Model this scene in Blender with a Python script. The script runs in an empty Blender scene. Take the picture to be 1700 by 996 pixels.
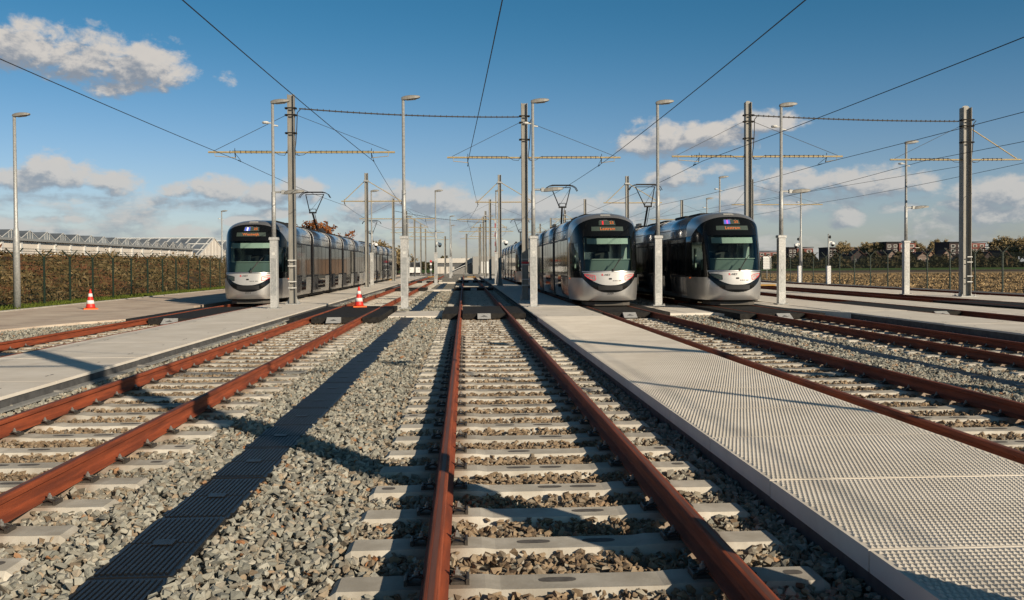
import bpy, bmesh, math, random
import numpy as np
from mathutils import Matrix, Vector, Euler
R = math.radians
random.seed(7); np.random.seed(7)
SC = bpy.context.scene
COL = SC.collection
# ------------------------------------------------------------------ camera
EYE = 1.47
cam = bpy.data.cameras.new('camera'); cam_o = bpy.data.objects.new('camera', cam); COL.objects.link(cam_o)
YAW, PITCH, ROLL = 3.01, 1.10, -0.34
cam_o.matrix_world = Matrix.Translation((0, 0, EYE)) @ Matrix.Rotation(R(-YAW), 4, 'Z') @ Matrix.Rotation(R(90 - PITCH), 4, 'X') @ Matrix.Rotation(R(ROLL), 4, 'Z')
cam.sensor_width = 36; cam.lens = 36 * 1500 / 1700; cam.shift_y = -29.5 / 1700
cam.clip_start = 0.05; cam.clip_end = 6000
SC.camera = cam_o
# ------------------------------------------------------------------ light
SUN_EL, SUN_AZ = 23.0, 38.0            # shadows run 38 degrees left of the tracks, away from the viewer
sun_dir = Vector((math.sin(R(SUN_AZ)) * math.cos(R(SUN_EL)), -math.cos(R(SUN_AZ)) * math.cos(R(SUN_EL)), math.sin(R(SUN_EL))))
sun = bpy.data.lights.new('sun', 'SUN'); sun.energy = 5.0; sun.angle = R(0.5); sun.color = (1.0, 0.84, 0.64)
sun_o = bpy.data.objects.new('sun', sun); COL.objects.link(sun_o); sun_o.rotation_euler = sun_dir.to_track_quat('Z', 'Y').to_euler()
SC.view_settings.view_transform = 'Standard'; SC.view_settings.look = 'None'; SC.view_settings.gamma = 1
SC.view_settings.exposure = 0.08
SC.view_settings.use_curve_mapping = False
SC.cycles.max_bounces = 6; SC.cycles.transparent_max_bounces = 12; SC.cycles.use_denoising = True
# ------------------------------------------------------------------ world: Nishita sky with procedural cumulus
world = bpy.data.worlds.new('World'); SC.world = world; world.use_nodes = True
wt = world.node_tree; wt.nodes.clear()
class E:
    """a float socket with arithmetic that grows Math nodes"""
    nt = None
    def __init__(s, v): s.v = v
    @staticmethod
    def m(op, *a, clamp=False):
        n = E.nt.nodes.new('ShaderNodeMath'); n.operation = op; n.use_clamp = clamp
        for i, x in enumerate(a):
            x = x.v if isinstance(x, E) else x
            if isinstance(x, (int, float)): n.inputs[i].default_value = x
            else: E.nt.links.new(x, n.inputs[i])
        return E(n.outputs[0])
    def __add__(s, o): return E.m('ADD', s, o)
    __radd__ = __add__
    def __sub__(s, o): return E.m('SUBTRACT', s, o)
    def __rsub__(s, o): return E.m('SUBTRACT', o, s)
    def __mul__(s, o): return E.m('MULTIPLY', s, o)
    __rmul__ = __mul__
    def __truediv__(s, o): return E.m('DIVIDE', s, o)
def emax(a, b): return E.m('MAXIMUM', a, b)
def emin(a, b): return E.m('MINIMUM', a, b)
def sstep(x, lo, hi):
    n = E.nt.nodes.new('ShaderNodeMapRange'); n.interpolation_type = 'SMOOTHSTEP'
    E.nt.links.new(x.v, n.inputs[0]); n.inputs[1].default_value = lo; n.inputs[2].default_value = hi
    return E(n.outputs[0])
def combine(x, y, z):
    n = E.nt.nodes.new('ShaderNodeCombineXYZ')
    for i, a in enumerate((x, y, z)):
        a = a.v if isinstance(a, E) else a
        if isinstance(a, (int, float)): n.inputs[i].default_value = a
        else: E.nt.links.new(a, n.inputs[i])
    return n.outputs[0]
def noise(vec, scale, detail, rough, dist=0.0):
    n = E.nt.nodes.new('ShaderNodeTexNoise'); n.inputs['Scale'].default_value = scale; n.inputs['Detail'].default_value = detail
    n.inputs['Roughness'].default_value = rough; n.inputs['Distortion'].default_value = dist
    E.nt.links.new(vec, n.inputs['Vector']); return E(n.outputs['Fac'])
def mixc(f, a, b):
    n = E.nt.nodes.new('ShaderNodeMix'); n.data_type = 'RGBA'
    f = f.v if isinstance(f, E) else f
    if isinstance(f, (int, float)): n.inputs[0].default_value = f
    else: E.nt.links.new(f, n.inputs[0])
    for i, c in ((6, a), (7, b)):
        if isinstance(c, tuple): n.inputs[i].default_value = (*c[:3], 1)
        else: E.nt.links.new(c, n.inputs[i])
    return n.outputs[2]
E.nt = wt
sky = wt.nodes.new('ShaderNodeTexSky'); sky.sky_type = 'NISHITA'; sky.sun_disc = False
sky.sun_elevation = R(SUN_EL); sky.sun_rotation = R(180 - SUN_AZ); sky.altitude = 0; sky.air_density = 1.0; sky.dust_density = 0.6; sky.ozone_density = 1.6
tc = wt.nodes.new('ShaderNodeTexCoord'); sx = wt.nodes.new('ShaderNodeSeparateXYZ'); wt.links.new(tc.outputs['Generated'], sx.inputs[0])
dx, dy, dz = (E(sx.outputs[i]) for i in range(3))
az = E.m('ARCTAN2', dx, dy); el = E.m('ARCSINE', dz)
# (azimuth, elevation, half width, height above, depth below, weight) in radians
CLOUDS = [(-0.392, 0.203, 0.084, 0.0329, 0.0259, 1),
          (-0.439, 0.211, 0.058, 0.0319, 0.028, 1),
          (-0.325, 0.206, 0.05, 0.0276, 0.0237, 1),
          (-0.351, 0.19, 0.043, 0.0153, 0.0212, 1),
          (-0.412, 0.093, 0.041, 0.0271, 0.0201, 1),
          (-0.446, 0.084, 0.034, 0.0152, 0.0128, 0.95),
          (-0.366, 0.087, 0.035, 0.0139, 0.0121, 0.85),
          (-0.361, 0.075, 0.014, 0.0077, 0.0061, 0.6),
          (-0.259, 0.079, 0.044, 0.0197, 0.0126, 1),
          (-0.298, 0.079, 0.024, 0.0098, 0.0093, 0.8),
          (-0.213, 0.074, 0.038, 0.0167, 0.0115, 0.95),
          (-0.176, 0.082, 0.029, 0.0168, 0.018, 0.95),
          (-0.079, 0.074, 0.051, 0.0206, 0.0184, 1),
          (-0.027, 0.068, 0.056, 0.0222, 0.0172, 1),
          (-0.118, 0.062, 0.029, 0.0103, 0.0078, 0.8),
          (0.023, 0.062, 0.057, 0.0194, 0.0186, 1),
          (0.086, 0.064, 0.056, 0.0222, 0.0199, 1),
          (0.136, 0.06, 0.0432, 0.0215, 0.019, 0.9),
          (0.082, 0.083, 0.009, 0.0056, 0.0046, 0.6),
          (0.208, 0.131, 0.0497, 0.0283, 0.0193, 1),
          (0.263, 0.133, 0.0648, 0.0222, 0.0176, 1),
          (0.329, 0.146, 0.041, 0.0163, 0.0108, 0.75),
          (0.231, 0.092, 0.04, 0.0185, 0.0126, 0.95),
          (0.272, 0.099, 0.027, 0.0108, 0.0082, 0.7),
          (0.338, 0.083, 0.0475, 0.0213, 0.016, 0.95),
          (0.307, 0.074, 0.04, 0.0166, 0.0147, 0.9),
          (0.427, 0.083, 0.0637, 0.0191, 0.017, 1),
          (0.374, 0.082, 0.0324, 0.013, 0.0108, 0.8),
          (0.475, 0.075, 0.0248, 0.0109, 0.0069, 0.7),
          (0.338, 0.057, 0.0475, 0.0165, 0.0146, 0.85),
          (0.298, 0.055, 0.0335, 0.0134, 0.0112, 0.8),
          (0.404, 0.043, 0.0205, 0.0178, 0.0093, 0.8),
          (0.547, 0.066, 0.0518, 0.0204, 0.0168, 1),
          (0.524, 0.055, 0.0389, 0.0122, 0.0102, 0.85),
          (0.54, 0.043, 0.0464, 0.0122, 0.0087, 0.85),
          (0.492, 0.047, 0.0346, 0.0109, 0.0069, 0.7),
          (-0.41, 0.046, 0.034, 0.0056, 0.0042, 0.7),
          (-0.339, 0.045, 0.03, 0.0058, 0.0043, 0.65),
          (-0.287, 0.035, 0.039, 0.0085, 0.0063, 0.8),
          (-0.238, 0.048, 0.028, 0.0074, 0.0057, 0.75),
          (-0.195, 0.056, 0.032, 0.0081, 0.0064, 0.7),
          (-0.138, 0.05, 0.039, 0.0096, 0.0065, 0.7),
          (-0.253, 0.195, 0.013, 0.0089, 0.0073, 0.45),
          (0.461, 0.055, 0.0302, 0.0079, 0.0056, 0.6),
          (-0.047, 0.045, 0.06, 0.0097, 0.0079, 0.8),
          (0.185, 0.044, 0.0421, 0.012, 0.0091, 0.75)]
def cloud_field(u, v):
    f = None
    for (cu, cv, a, bu, bd, w) in CLOUDS:
        du = (u - cu) * (1 / a); dv = v - cv
        dvn = emax(dv, 0.0) * (1 / bu) - emin(dv, 0.0) * (1 / bd)
        b = (1.0 - (du * du + dvn * dvn)) * w
        f = b if f is None else emax(f, b)
    f = emax(f, -1.4)
    vec = combine(u, v * 1.5, 3.1)
    n1 = noise(vec, 20.0, 10.0, 0.62, 0.3)
    band = noise(combine(u * 0.8, v * 2.6, 9.3), 9.0, 7.0, 0.6, 0.2)
    low = (band - 0.44) * 5.0 - emax(v - 0.066, 0.0) * 38.0 - 0.2
    n2 = noise(vec, 52.0, 8.0, 0.6, 0.4)
    return emax(f * 1.3 + (n1 - 0.5) * 3.9 + (n2 - 0.5) * 2.0 - 0.08, low + (n2 - 0.5) * 1.5)
f0 = cloud_field(az, el)
f1 = cloud_field(az + 0.010, el + 0.013)
dens = sstep(f0, -0.15, 1.0)
lit = sstep((f0 - f1) * 1.0 + 0.24 - emax(f0 - 0.9, 0.0) * 0.28, -0.25, 0.95)
fine = noise(combine(az, el * 1.5, 7.7), 60.0, 5.0, 0.6)
lit = E.m('ADD', lit, (fine - 0.5) * 0.25, clamp=True)
ccol = mixc(lit, (4.5, 5.1, 6.0), (11.2, 10.5, 9.7))
haze = sstep(el, 0.16, 0.0)
ccol = mixc(haze * 0.35, ccol, (6.2, 7.4, 8.3))
tint = wt.nodes.new('ShaderNodeMix'); tint.data_type = 'RGBA'; tint.blend_type = 'MULTIPLY'; tint.inputs[0].default_value = 1
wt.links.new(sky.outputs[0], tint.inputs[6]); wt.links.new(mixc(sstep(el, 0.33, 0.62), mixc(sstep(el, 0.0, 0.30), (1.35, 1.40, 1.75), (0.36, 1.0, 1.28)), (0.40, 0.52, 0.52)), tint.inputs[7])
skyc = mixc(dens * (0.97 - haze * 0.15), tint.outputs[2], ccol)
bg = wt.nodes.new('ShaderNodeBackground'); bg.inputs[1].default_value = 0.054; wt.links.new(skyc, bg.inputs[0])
wo = wt.nodes.new('ShaderNodeOutputWorld'); wt.links.new(bg.outputs[0], wo.inputs[0])
# ------------------------------------------------------------------ materials
MATS = {}
def mat(name, col, rough=0.7, metal=0.0, var=0.0, scale=6.0, bump=0.0, bscale=60.0, col2=None, detail=6, spec=0.5, bdist=0.01, coat=0.0, stretch=None, world=False):
    if name in ('platform', 'sleeper', 'pavement', 'kerb', 'asphalt', 'concrete_edge', 'rubber', 'grass', 'bank'): spec = 0.18
    m = bpy.data.materials.new(name); m.use_nodes = True; nt = m.node_tree; b = nt.nodes['Principled BSDF']
    b.inputs['Roughness'].default_value = rough; b.inputs['Metallic'].default_value = metal; b.inputs['Specular IOR Level'].default_value = spec
    b.inputs['Base Color'].default_value = (*col, 1); b.inputs['Coat Weight'].default_value = coat; b.inputs['Coat Roughness'].default_value = 0.05
    E.nt = nt
    if var or col2 or bump:
        tcn = nt.nodes.new('ShaderNodeTexCoord'); src = tcn.outputs['Object']
        if world: src = nt.nodes.new('ShaderNodeNewGeometry').outputs['Position']
        if stretch:
            mp = nt.nodes.new('ShaderNodeMapping'); mp.inputs['Scale'].default_value = stretch; nt.links.new(src, mp.inputs[0]); src = mp.outputs[0]
    if var or col2:
        n = noise(src, scale, detail, 0.65); t = sstep(n, 0.32, 0.68)
        c2 = col2 or tuple(c * (1 - var) for c in col)
        nt.links.new(mixc(t, tuple(min(1, c * (1 + var * .5)) for c in col), c2), b.inputs['Base Color'])
        r2 = noise(src, scale * 2.3, 4, 0.6)
        nt.links.new((r2 * 0.25 + (rough - 0.125)).v, b.inputs['Roughness'])
    if name in ('platform', 'sleeper', 'pavement', 'galv_light', 'rust'):
        # weathering: broad stains; on a sleeper also the brown stain below each rail and a tone of its own
        base = b.inputs['Base Color'].links[0].from_socket; st = noise(src, {'rust': 1.7, 'platform': .9, 'sleeper': 2.2, 'pavement': .45, 'galv_light': 3.0}[name], 8, 0.7, 0.6)
        base = mixc(sstep(st, 0.50, 0.78) * {'rust': .28, 'platform': .34, 'sleeper': .40, 'pavement': .3, 'galv_light': .3}[name], base, tuple(c * .52 for c in col))
        if name == 'sleeper':
            so_ = nt.nodes.new('ShaderNodeSeparateXYZ'); nt.links.new(nt.nodes.new('ShaderNodeTexCoord').outputs['Object'], so_.inputs[0]); ax = E.m('ABSOLUTE', E(so_.outputs[0]))
            base = mixc(sstep(E.m('ABSOLUTE', ax - 0.76), 0.26, 0.06) * (st * 1.3), base, (0.20, 0.12, 0.075))
            oi = nt.nodes.new('ShaderNodeObjectInfo'); hs = nt.nodes.new('ShaderNodeHueSaturation'); nt.links.new(base, hs.inputs['Color']); nt.links.new((E(oi.outputs['Random']) * .26 + .84).v, hs.inputs['Value']); base = hs.outputs[0]
        nt.links.new(base, b.inputs['Base Color'])
    if bump:
        bn = noise(src, bscale, 5, 0.65); bp = nt.nodes.new('ShaderNodeBump'); bp.inputs['Strength'].default_value = bump; bp.inputs['Distance'].default_value = bdist
        nt.links.new(bn.v, bp.inputs['Height']); nt.links.new(bp.outputs[0], b.inputs['Normal'])
    MATS[name] = m; return m
def emat(name, col, strength):
    m = bpy.data.materials.new(name); m.use_nodes = True; b = m.node_tree.nodes['Principled BSDF']
    b.inputs['Base Color'].default_value = (*[c * .4 for c in col], 1); b.inputs['Emission Color'].default_value = (*col, 1); b.inputs['Emission Strength'].default_value = strength
    MATS[name] = m; return m
def glassmat(name, tint, refl=0.05, rough=0.02):
    m = bpy.data.materials.new(name); m.use_nodes = True; nt = m.node_tree; nt.nodes.clear()
    t = nt.nodes.new('ShaderNodeBsdfTransparent'); t.inputs[0].default_value = (*tint, 1)
    g = nt.nodes.new('ShaderNodeBsdfGlossy'); g.inputs['Roughness'].default_value = rough
    fr = nt.nodes.new('ShaderNodeFresnel'); fr.inputs[0].default_value = 1.5
    mx = nt.nodes.new('ShaderNodeMixShader'); o = nt.nodes.new('ShaderNodeOutputMaterial')
    nt.links.new(fr.outputs[0], mx.inputs[0]); nt.links.new(t.outputs[0], mx.inputs[1]); nt.links.new(g.outputs[0], mx.inputs[2]); nt.links.new(mx.outputs[0], o.inputs[0])
    MATS[name] = m; return m
mat('rust', (0.275, 0.060, 0.019), 0.8, 0, 0.55, 5, 0.5, 120, col2=(0.165, 0.038, 0.015), bdist=0.002, stretch=(3, .25, 3), world=True)
mat('rail_top', (0.165, 0.060, 0.032), 0.6, 0.0, 0.3, 3, 0.1, 60, col2=(0.115, 0.050, 0.032), bdist=0.001, stretch=(6, .3, 1), world=True)
mat('sleeper', (0.53, 0.505, 0.445), 0.85, 0, 0.22, 4, 0.5, 90, bdist=0.003, col2=(0.44, 0.41, 0.35), world=True)
mat('inset', (0.12, 0.11, 0.10), 0.85, 0, 0.3, 20)
mat('clip_steel', (0.075, 0.065, 0.055), 0.55, 0.3, 0.4, 30)
mat('bolt_zinc', (0.32, 0.31, 0.29), 0.5, 0.5, 0.3, 30)
mat('platform', (0.74, 0.69, 0.61), 0.8, 0, 0.10, 1.2, 0.25, 220, bdist=0.002, col2=(0.68, 0.625, 0.54), world=True)
mat('platform_mark', (0.12, 0.11, 0.10), 0.8)
mat('galv', (0.40, 0.405, 0.395), 0.52, 0.35, 0.25, 14, 0.1, 80, col2=(0.31, 0.32, 0.315), world=True)
mat('galv_light', (0.50, 0.50, 0.485), 0.55, 0.2, 0.2, 22, 0.1, 80, col2=(0.38, 0.385, 0.375), world=True)
mat('pole_steel', (0.29, 0.28, 0.255), 0.6, 0.2, 0.2, 5, col2=(0.22, 0.215, 0.195), stretch=(1, 1, .2))
mat('concrete_edge', (0.25, 0.245, 0.235), 0.85, 0, 0.3, 6)
mat('channel', (0.10, 0.10, 0.10), 0.7, 0.2, 0.3, 6)
mat('rubber', (0.028, 0.026, 0.024), 0.85, 0, 0.4, 8, 0.5, 120, bdist=0.004)
mat('duct', (0.010, 0.0115, 0.014), 0.42, 0, 0.3, 12)
mat('arm', (0.42, 0.33, 0.17), 0.6, 0, 0.2, 12)
mat('wire', (0.020, 0.018, 0.016), 0.6, 0.2)
mat('cable', (0.035, 0.032, 0.03), 0.7)
mat('white', (0.78, 0.78, 0.76), 0.5)
mat('offwhite', (0.60, 0.60, 0.57), 0.5)
mat('black', (0.012, 0.012, 0.013), 0.5)
mat('silver', (0.54, 0.535, 0.525), 0.34, 0.80)
mat('silver_side', (0.31, 0.315, 0.325), 0.20, 0.88, coat=0.4)
mat('silver_light', (0.44, 0.44, 0.435), 0.5, 0.3, spec=0.3)
mat('gloss_black', (0.006, 0.007, 0.008), 0.12, 0, spec=0.3)
mat('dark_glass', (0.009, 0.011, 0.013), 0.03, 0.0, spec=0.22, bump=0.06, bscale=1.6, bdist=0.03)
mat('window_seal', (0.010, 0.010, 0.011), 0.45, 0, spec=0.2)
mat('bellows', (0.008, 0.008, 0.009), 0.95, spec=0.05)
mat('underframe', (0.018, 0.017, 0.016), 0.8, spec=0.2)
mat('deflector', (0.10, 0.092, 0.082), 0.8, spec=0.2)
mat('cab_dark', (0.030, 0.036, 0.036), 0.8)
mat('cab_pale', (0.46, 0.52, 0.48), 0.7)
mat('cab_desk', (0.14, 0.18, 0.17), 0.6)
mat('display_panel', (0.055, 0.075, 0.065), 0.25)
mat('number_grey', (0.10, 0.10, 0.10), 0.6)
mat('red', (0.55, 0.025, 0.03), 0.45)
mat('orange', (0.80, 0.14, 0.02), 0.55)
mat('cone_red', (0.62, 0.03, 0.02), 0.5)
mat('fence_green', (0.010, 0.026, 0.016), 0.6)
mat('pavement', (0.60, 0.51, 0.41), 0.9, 0, 0.2, 0.7, 0.3, 60, col2=(0.50, 0.40, 0.32), bdist=0.004)
mat('asphalt', (0.19, 0.185, 0.18), 0.9, 0, 0.2, 2, 0.4, 90)
mat('kerb', (0.46, 0.43, 0.38), 0.85, 0, 0.2, 4)
mat('grass', (0.10, 0.125, 0.018), 0.9, 0, 0.4, 3, 0.6, 50, col2=(0.06, 0.08, 0.014), bdist=0.03)
mat('bank', (0.060, 0.046, 0.024), 0.95, 0, 0.5, 0.8, 0.9, 6, col2=(0.075, 0.038, 0.022), bdist=0.15)
mat('greenhouse_white', (0.72, 0.66, 0.58), 0.6, 0, 0.08, 0.6)
mat('greenhouse_glass', (0.24, 0.27, 0.30), 0.12, 0.3, 0.35, 0.4)
mat('frame_white', (0.62, 0.62, 0.60), 0.5)
mat('depot_white', (0.62, 0.59, 0.54), 0.7, 0, 0.1, .5)
mat('depot_dark', (0.10, 0.105, 0.11), 0.6)
mat('depot_grey', (0.30, 0.295, 0.28), 0.8)
mat('brick_red', (0.20, 0.065, 0.050), 0.9, 0, 0.3, .3)
mat('brick_dark', (0.055, 0.040, 0.040), 0.9)
mat('brick_tan', (0.26, 0.17, 0.115), 0.9, 0, 0.2, .3)
mat('roof_tile', (0.11, 0.055, 0.042), 0.9)
mat('roof_grey', (0.06, 0.062, 0.068), 0.9)
mat('pane', (0.02, 0.022, 0.025), 0.1, 0, spec=.8)
mat('trunk', (0.075, 0.055, 0.040), 0.95, 0, 0.3, 4)
def leafmat(name, c1, c2, c3):
    m = bpy.data.materials.new(name); m.use_nodes = True; nt = m.node_tree; E.nt = nt; b = nt.nodes['Principled BSDF']
    b.inputs['Roughness'].default_value = 0.9; b.inputs['Specular IOR Level'].default_value = 0.15
    a = nt.nodes.new('ShaderNodeAttribute'); a.attribute_name = 'tone'; t = E(a.outputs['Fac'])
    nt.links.new(mixc(sstep(t, 0.5, 1.0), mixc(sstep(t, 0.0, 0.5), c1, c2), c3), b.inputs['Base Color']); MATS[name] = m
leafmat('leaf_bare', (0.19, 0.145, 0.085), (0.29, 0.225, 0.125), (0.36, 0.28, 0.14))
leafmat('leaf_dark', (0.028, 0.028, 0.014), (0.055, 0.048, 0.024), (0.10, 0.065, 0.035))
leafmat('leaf_orange', (0.13, 0.045, 0.018), (0.21, 0.078, 0.028), (0.26, 0.11, 0.04))
leafmat('scrub', (0.155, 0.066, 0.034), (0.110, 0.080, 0.032), (0.24, 0.175, 0.09))
leafmat('stubble', (0.13, 0.090, 0.050), (0.31, 0.21, 0.105), (0.47, 0.34, 0.18))
# stones: a tone per stone and how rusty the bed is where it lies
m = bpy.data.materials.new('stone'); m.use_nodes = True; nt = m.node_tree; E.nt = nt; b = nt.nodes['Principled BSDF']; MATS['stone'] = m
b.inputs['Roughness'].default_value = 0.85; b.inputs['Specular IOR Level'].default_value = 0.3
a = nt.nodes.new('ShaderNodeAttribute'); a.attribute_name = 'tone'; t = E(a.outputs['Fac'])
a2 = nt.nodes.new('ShaderNodeAttribute'); a2.attribute_name = 'rusty'; rs = E(a2.outputs['Fac'])
g = mixc(sstep(t, 0.0, 0.5), (0.20, 0.203, 0.178), (0.335, 0.33, 0.28)); g = mixc(sstep(t, 0.5, 0.80), g, (0.41, 0.40, 0.345)); g = mixc(sstep(t, 0.87, 0.94) * .8, g, (0.32, 0.23, 0.145)); g = mixc(sstep(t, 0.982, 0.99), g, (0.33, 0.16, 0.075))
rg = mixc(t, (0.15, 0.105, 0.068), (0.34, 0.255, 0.165))
g = mixc(rs, g, rg)
tcn = nt.nodes.new('ShaderNodeTexCoord'); nn = noise(tcn.outputs['Object'], 55, 5, 0.7)
hsv = nt.nodes.new('ShaderNodeHueSaturation'); nt.links.new(g, hsv.inputs['Color']); nt.links.new((nn * 0.8 + 0.6).v, hsv.inputs['Value'])
nt.links.new(hsv.outputs[0], b.inputs['Base Color'])
bp = nt.nodes.new('ShaderNodeBump'); bp.inputs['Strength'].default_value = 0.5; bp.inputs['Distance'].default_value = 0.006; nt.links.new(nn.v, bp.inputs['Height']); nt.links.new(bp.outputs[0], b.inputs['Normal'])
# the bed of small stones under and beyond the modelled stones
m = bpy.data.materials.new('ballast_bed'); m.use_nodes = True; nt = m.node_tree; E.nt = nt; b = nt.nodes['Principled BSDF']; MATS['ballast_bed'] = m
b.inputs['Roughness'].default_value = 0.95
tcn = nt.nodes.new('ShaderNodeTexCoord'); vo = nt.nodes.new('ShaderNodeTexVoronoi'); vo.inputs['Scale'].default_value = 16; nt.links.new(tcn.outputs['Object'], vo.inputs['Vector'])
sp = nt.nodes.new('ShaderNodeSeparateColor'); nt.links.new(vo.outputs['Color'], sp.inputs[0])
g = mixc(E(sp.outputs[0]), (0.17, 0.165, 0.14), (0.36, 0.345, 0.29)); big = noise(tcn.outputs['Object'], 0.8, 4, .6)
g = mixc(sstep(big, 0.4, 0.75) * 0.5, g, (0.27, 0.20, 0.135)); nt.links.new(g, b.inputs['Base Color'])
bp = nt.nodes.new('ShaderNodeBump'); bp.inputs['Strength'].default_value = 1.0; bp.inputs['Distance'].default_value = 0.03; bp.invert = True; nt.links.new(vo.outputs['Distance'], bp.inputs['Height']); nt.links.new(bp.outputs[0], b.inputs['Normal'])
# fields: stubble, ploughed soil, green winter crop, by where they lie
m = bpy.data.materials.new('field'); m.use_nodes = True; nt = m.node_tree; E.nt = nt; b = nt.nodes['Principled BSDF']; MATS['field'] = m
b.inputs['Roughness'].default_value = 1.0; b.inputs['Specular IOR Level'].default_value = 0.1
tcn = nt.nodes.new('ShaderNodeTexCoord'); so = nt.nodes.new('ShaderNodeSeparateXYZ'); nt.links.new(tcn.outputs['Object'], so.inputs[0]); X, Y = E(so.outputs[0]), E(so.outputs[1])
D = Y + X * 0.0527
n1 = noise(combine(X, Y, 0.0), 0.9, 6, 0.7); n2 = noise(combine(X * 0.15, Y * 0.3, 2.0), 0.5, 4, 0.6)
stub = mixc(sstep(n1, 0.42, 0.62), (0.105, 0.072, 0.042), (0.27, 0.19, 0.10)); stub = mixc(sstep(n2, 0.45, 0.6) * 0.6, stub, (0.10, 0.070, 0.045))
straw = mixc(sstep(n1, 0.4, 0.65), (0.26, 0.185, 0.10), (0.36, 0.265, 0.15)); soil = mixc(n1, (0.07, 0.048, 0.036), (0.11, 0.078, 0.055)); green = mixc(n1, (0.040, 0.078, 0.016), (0.065, 0.11, 0.022))
g = mixc(sstep(D + (n2 - .5) * 30, 128, 140), stub, straw); g = mixc(sstep(D, 188, 196), g, soil); g = mixc(sstep(D, 240, 250), g, green); g = mixc(sstep(D, 420, 460), g, (0.06, 0.055, 0.03))
nt.links.new(g, b.inputs['Base Color'])
# ------------------------------------------------------------------ mesh helpers
class MB:
    def __init__(s): s.v = []; s.f = []
    def add(s, vs, fs):
        o = len(s.v); s.v += [tuple(p) for p in vs]; s.f += [tuple(i + o for i in f) for f in fs]; return s
    def box(s, x0, x1, y0, y1, z0, z1, c=0.0):
        if c <= 0:
            return s.add([(x0, y0, z0), (x1, y0, z0), (x1, y1, z0), (x0, y1, z0), (x0, y0, z1), (x1, y0, z1), (x1, y1, z1), (x0, y1, z1)],
                         [(3, 2, 1, 0), (4, 5, 6, 7), (0, 1, 5, 4), (1, 2, 6, 5), (2, 3, 7, 6), (3, 0, 4, 7)])
        a = [(x0, y0, z0), (x1, y0, z0), (x1, y1, z0), (x0, y1, z0), (x0, y0, z1 - c), (x1, y0, z1 - c), (x1, y1, z1 - c), (x0, y1, z1 - c), (x0 + c, y0 + c, z1), (x1 - c, y0 + c, z1), (x1 - c, y1 - c, z1), (x0 + c, y1 - c, z1)]
        f = [(3, 2, 1, 0), (8, 9, 10, 11)]
        for i in range(4):
            j = (i + 1) % 4; f += [(i, j, j + 4, i + 4), (i + 4, j + 4, j + 8, i + 8)]
        return s.add(a, f)
    def tube(s, pts, r, n=6, cap=True):
        pts = [Vector(p) for p in pts]; rr = r if isinstance(r, (list, tuple)) else [r] * len(pts)
        o = len(s.v); up = Vector((0, 0, 1)); d0 = (pts[1] - pts[0]).normalized()
        if abs(d0.z) > 0.9: up = Vector((0, 1, 0))
        for i, p in enumerate(pts):
            d = (pts[min(i + 1, len(pts) - 1)] - pts[max(i - 1, 0)]).normalized(); a = d.cross(up)
            a = a.normalized() if a.length > 1e-5 else Vector((1, 0, 0)); bb = a.cross(d)
            for k in range(n):
                t = 2 * math.pi * (k + .5) / n; s.v.append(tuple(p + (a * math.cos(t) + bb * math.sin(t)) * rr[i]))
        for i in range(len(pts) - 1):
            for k in range(n):
                k2 = (k + 1) % n; s.f.append((o + i * n + k, o + i * n + k2, o + (i + 1) * n + k2, o + (i + 1) * n + k))
        if cap:
            s.f.append(tuple(o + k for k in range(n))[::-1]); s.f.append(tuple(o + (len(pts) - 1) * n + k for k in range(n)))
        return s
    def lathe(s, prof, n=12, cx=0, cy=0):
        o = len(s.v)
        for (r, z) in prof:
            for k in range(n):
                t = 2 * math.pi * k / n; s.v.append((cx + r * math.cos(t), cy + r * math.sin(t), z))
        for i in range(len(prof) - 1):
            for k in range(n):
                k2 = (k + 1) % n; s.f.append((o + i * n + k, o + i * n + k2, o + (i + 1) * n + k2, o + (i + 1) * n + k))
        s.f.append(tuple(o + (len(prof) - 1) * n + k for k in range(n))); s.f.append(tuple(o + k for k in range(n))[::-1])
        return s
    def prism(s, poly, y0, y1):             # polygon in XZ (counter-clockwise seen from -Y) pushed along Y
        n = len(poly); vs = [(x, y0, z) for x, z in poly] + [(x, y1, z) for x, z in poly]
        return s.add(vs, [tuple(range(n)), tuple(range(2 * n - 1, n - 1, -1))] + [(i, i + n, (i + 1) % n + n, (i + 1) % n)[::1] for i in range(n)])
    def slab(s, poly, z0, z1):              # polygon in XY pushed along Z
        n = len(poly); vs = [(x, y, z0) for x, y in poly] + [(x, y, z1) for x, y in poly]
        return s.add(vs, [tuple(range(n))[::-1], tuple(range(n, 2 * n))] + [(i, (i + 1) % n, (i + 1) % n + n, i + n) for i in range(n)])
    def move(s, dx=0, dy=0, dz=0):
        s.v = [(x + dx, y + dy, z + dz) for x, y, z in s.v]; return s
    def mesh(s, name):
        me = bpy.data.meshes.new(name); me.from_pydata(s.v, [], s.f); me.validate(); me.update(); return me
    def build(s, name, m=None, parent=None, smooth=False, recalc=False):
        me = s.mesh(name)
        if recalc:
            bm = bmesh.new(); bm.from_mesh(me); bmesh.ops.recalc_face_normals(bm, faces=bm.faces); bm.to_mesh(me); bm.free()
        if m: me.materials.append(MATS[m] if isinstance(m, str) else m)
        if smooth: me.polygons.foreach_set('use_smooth', [True] * len(me.polygons))
        return link(name, me, parent)
def link(name, data, parent=None, loc=(0, 0, 0)):
    o = bpy.data.objects.new(name, data); COL.objects.link(o); o.location = loc
    if parent is not None: o.parent = parent
    return o
def tag(o, label=None, cat=None, group=None, kind=None):
    if label: o['label'] = label
    if cat: o['category'] = cat
    if group: o['group'] = group
    if kind: o['kind'] = kind
    return o
def thing(name, label, cat, loc=(0, 0, 0), rz=0.0, group=None):
    o = bpy.data.objects.new(name, None); COL.objects.link(o); o.location = loc; o.rotation_euler.z = rz
    o.empty_display_size = 0.2
    return tag(o, label, cat, group)
KIDS = {}
def kids(o): return [c for c in COL.objects if c.parent == o]
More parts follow.
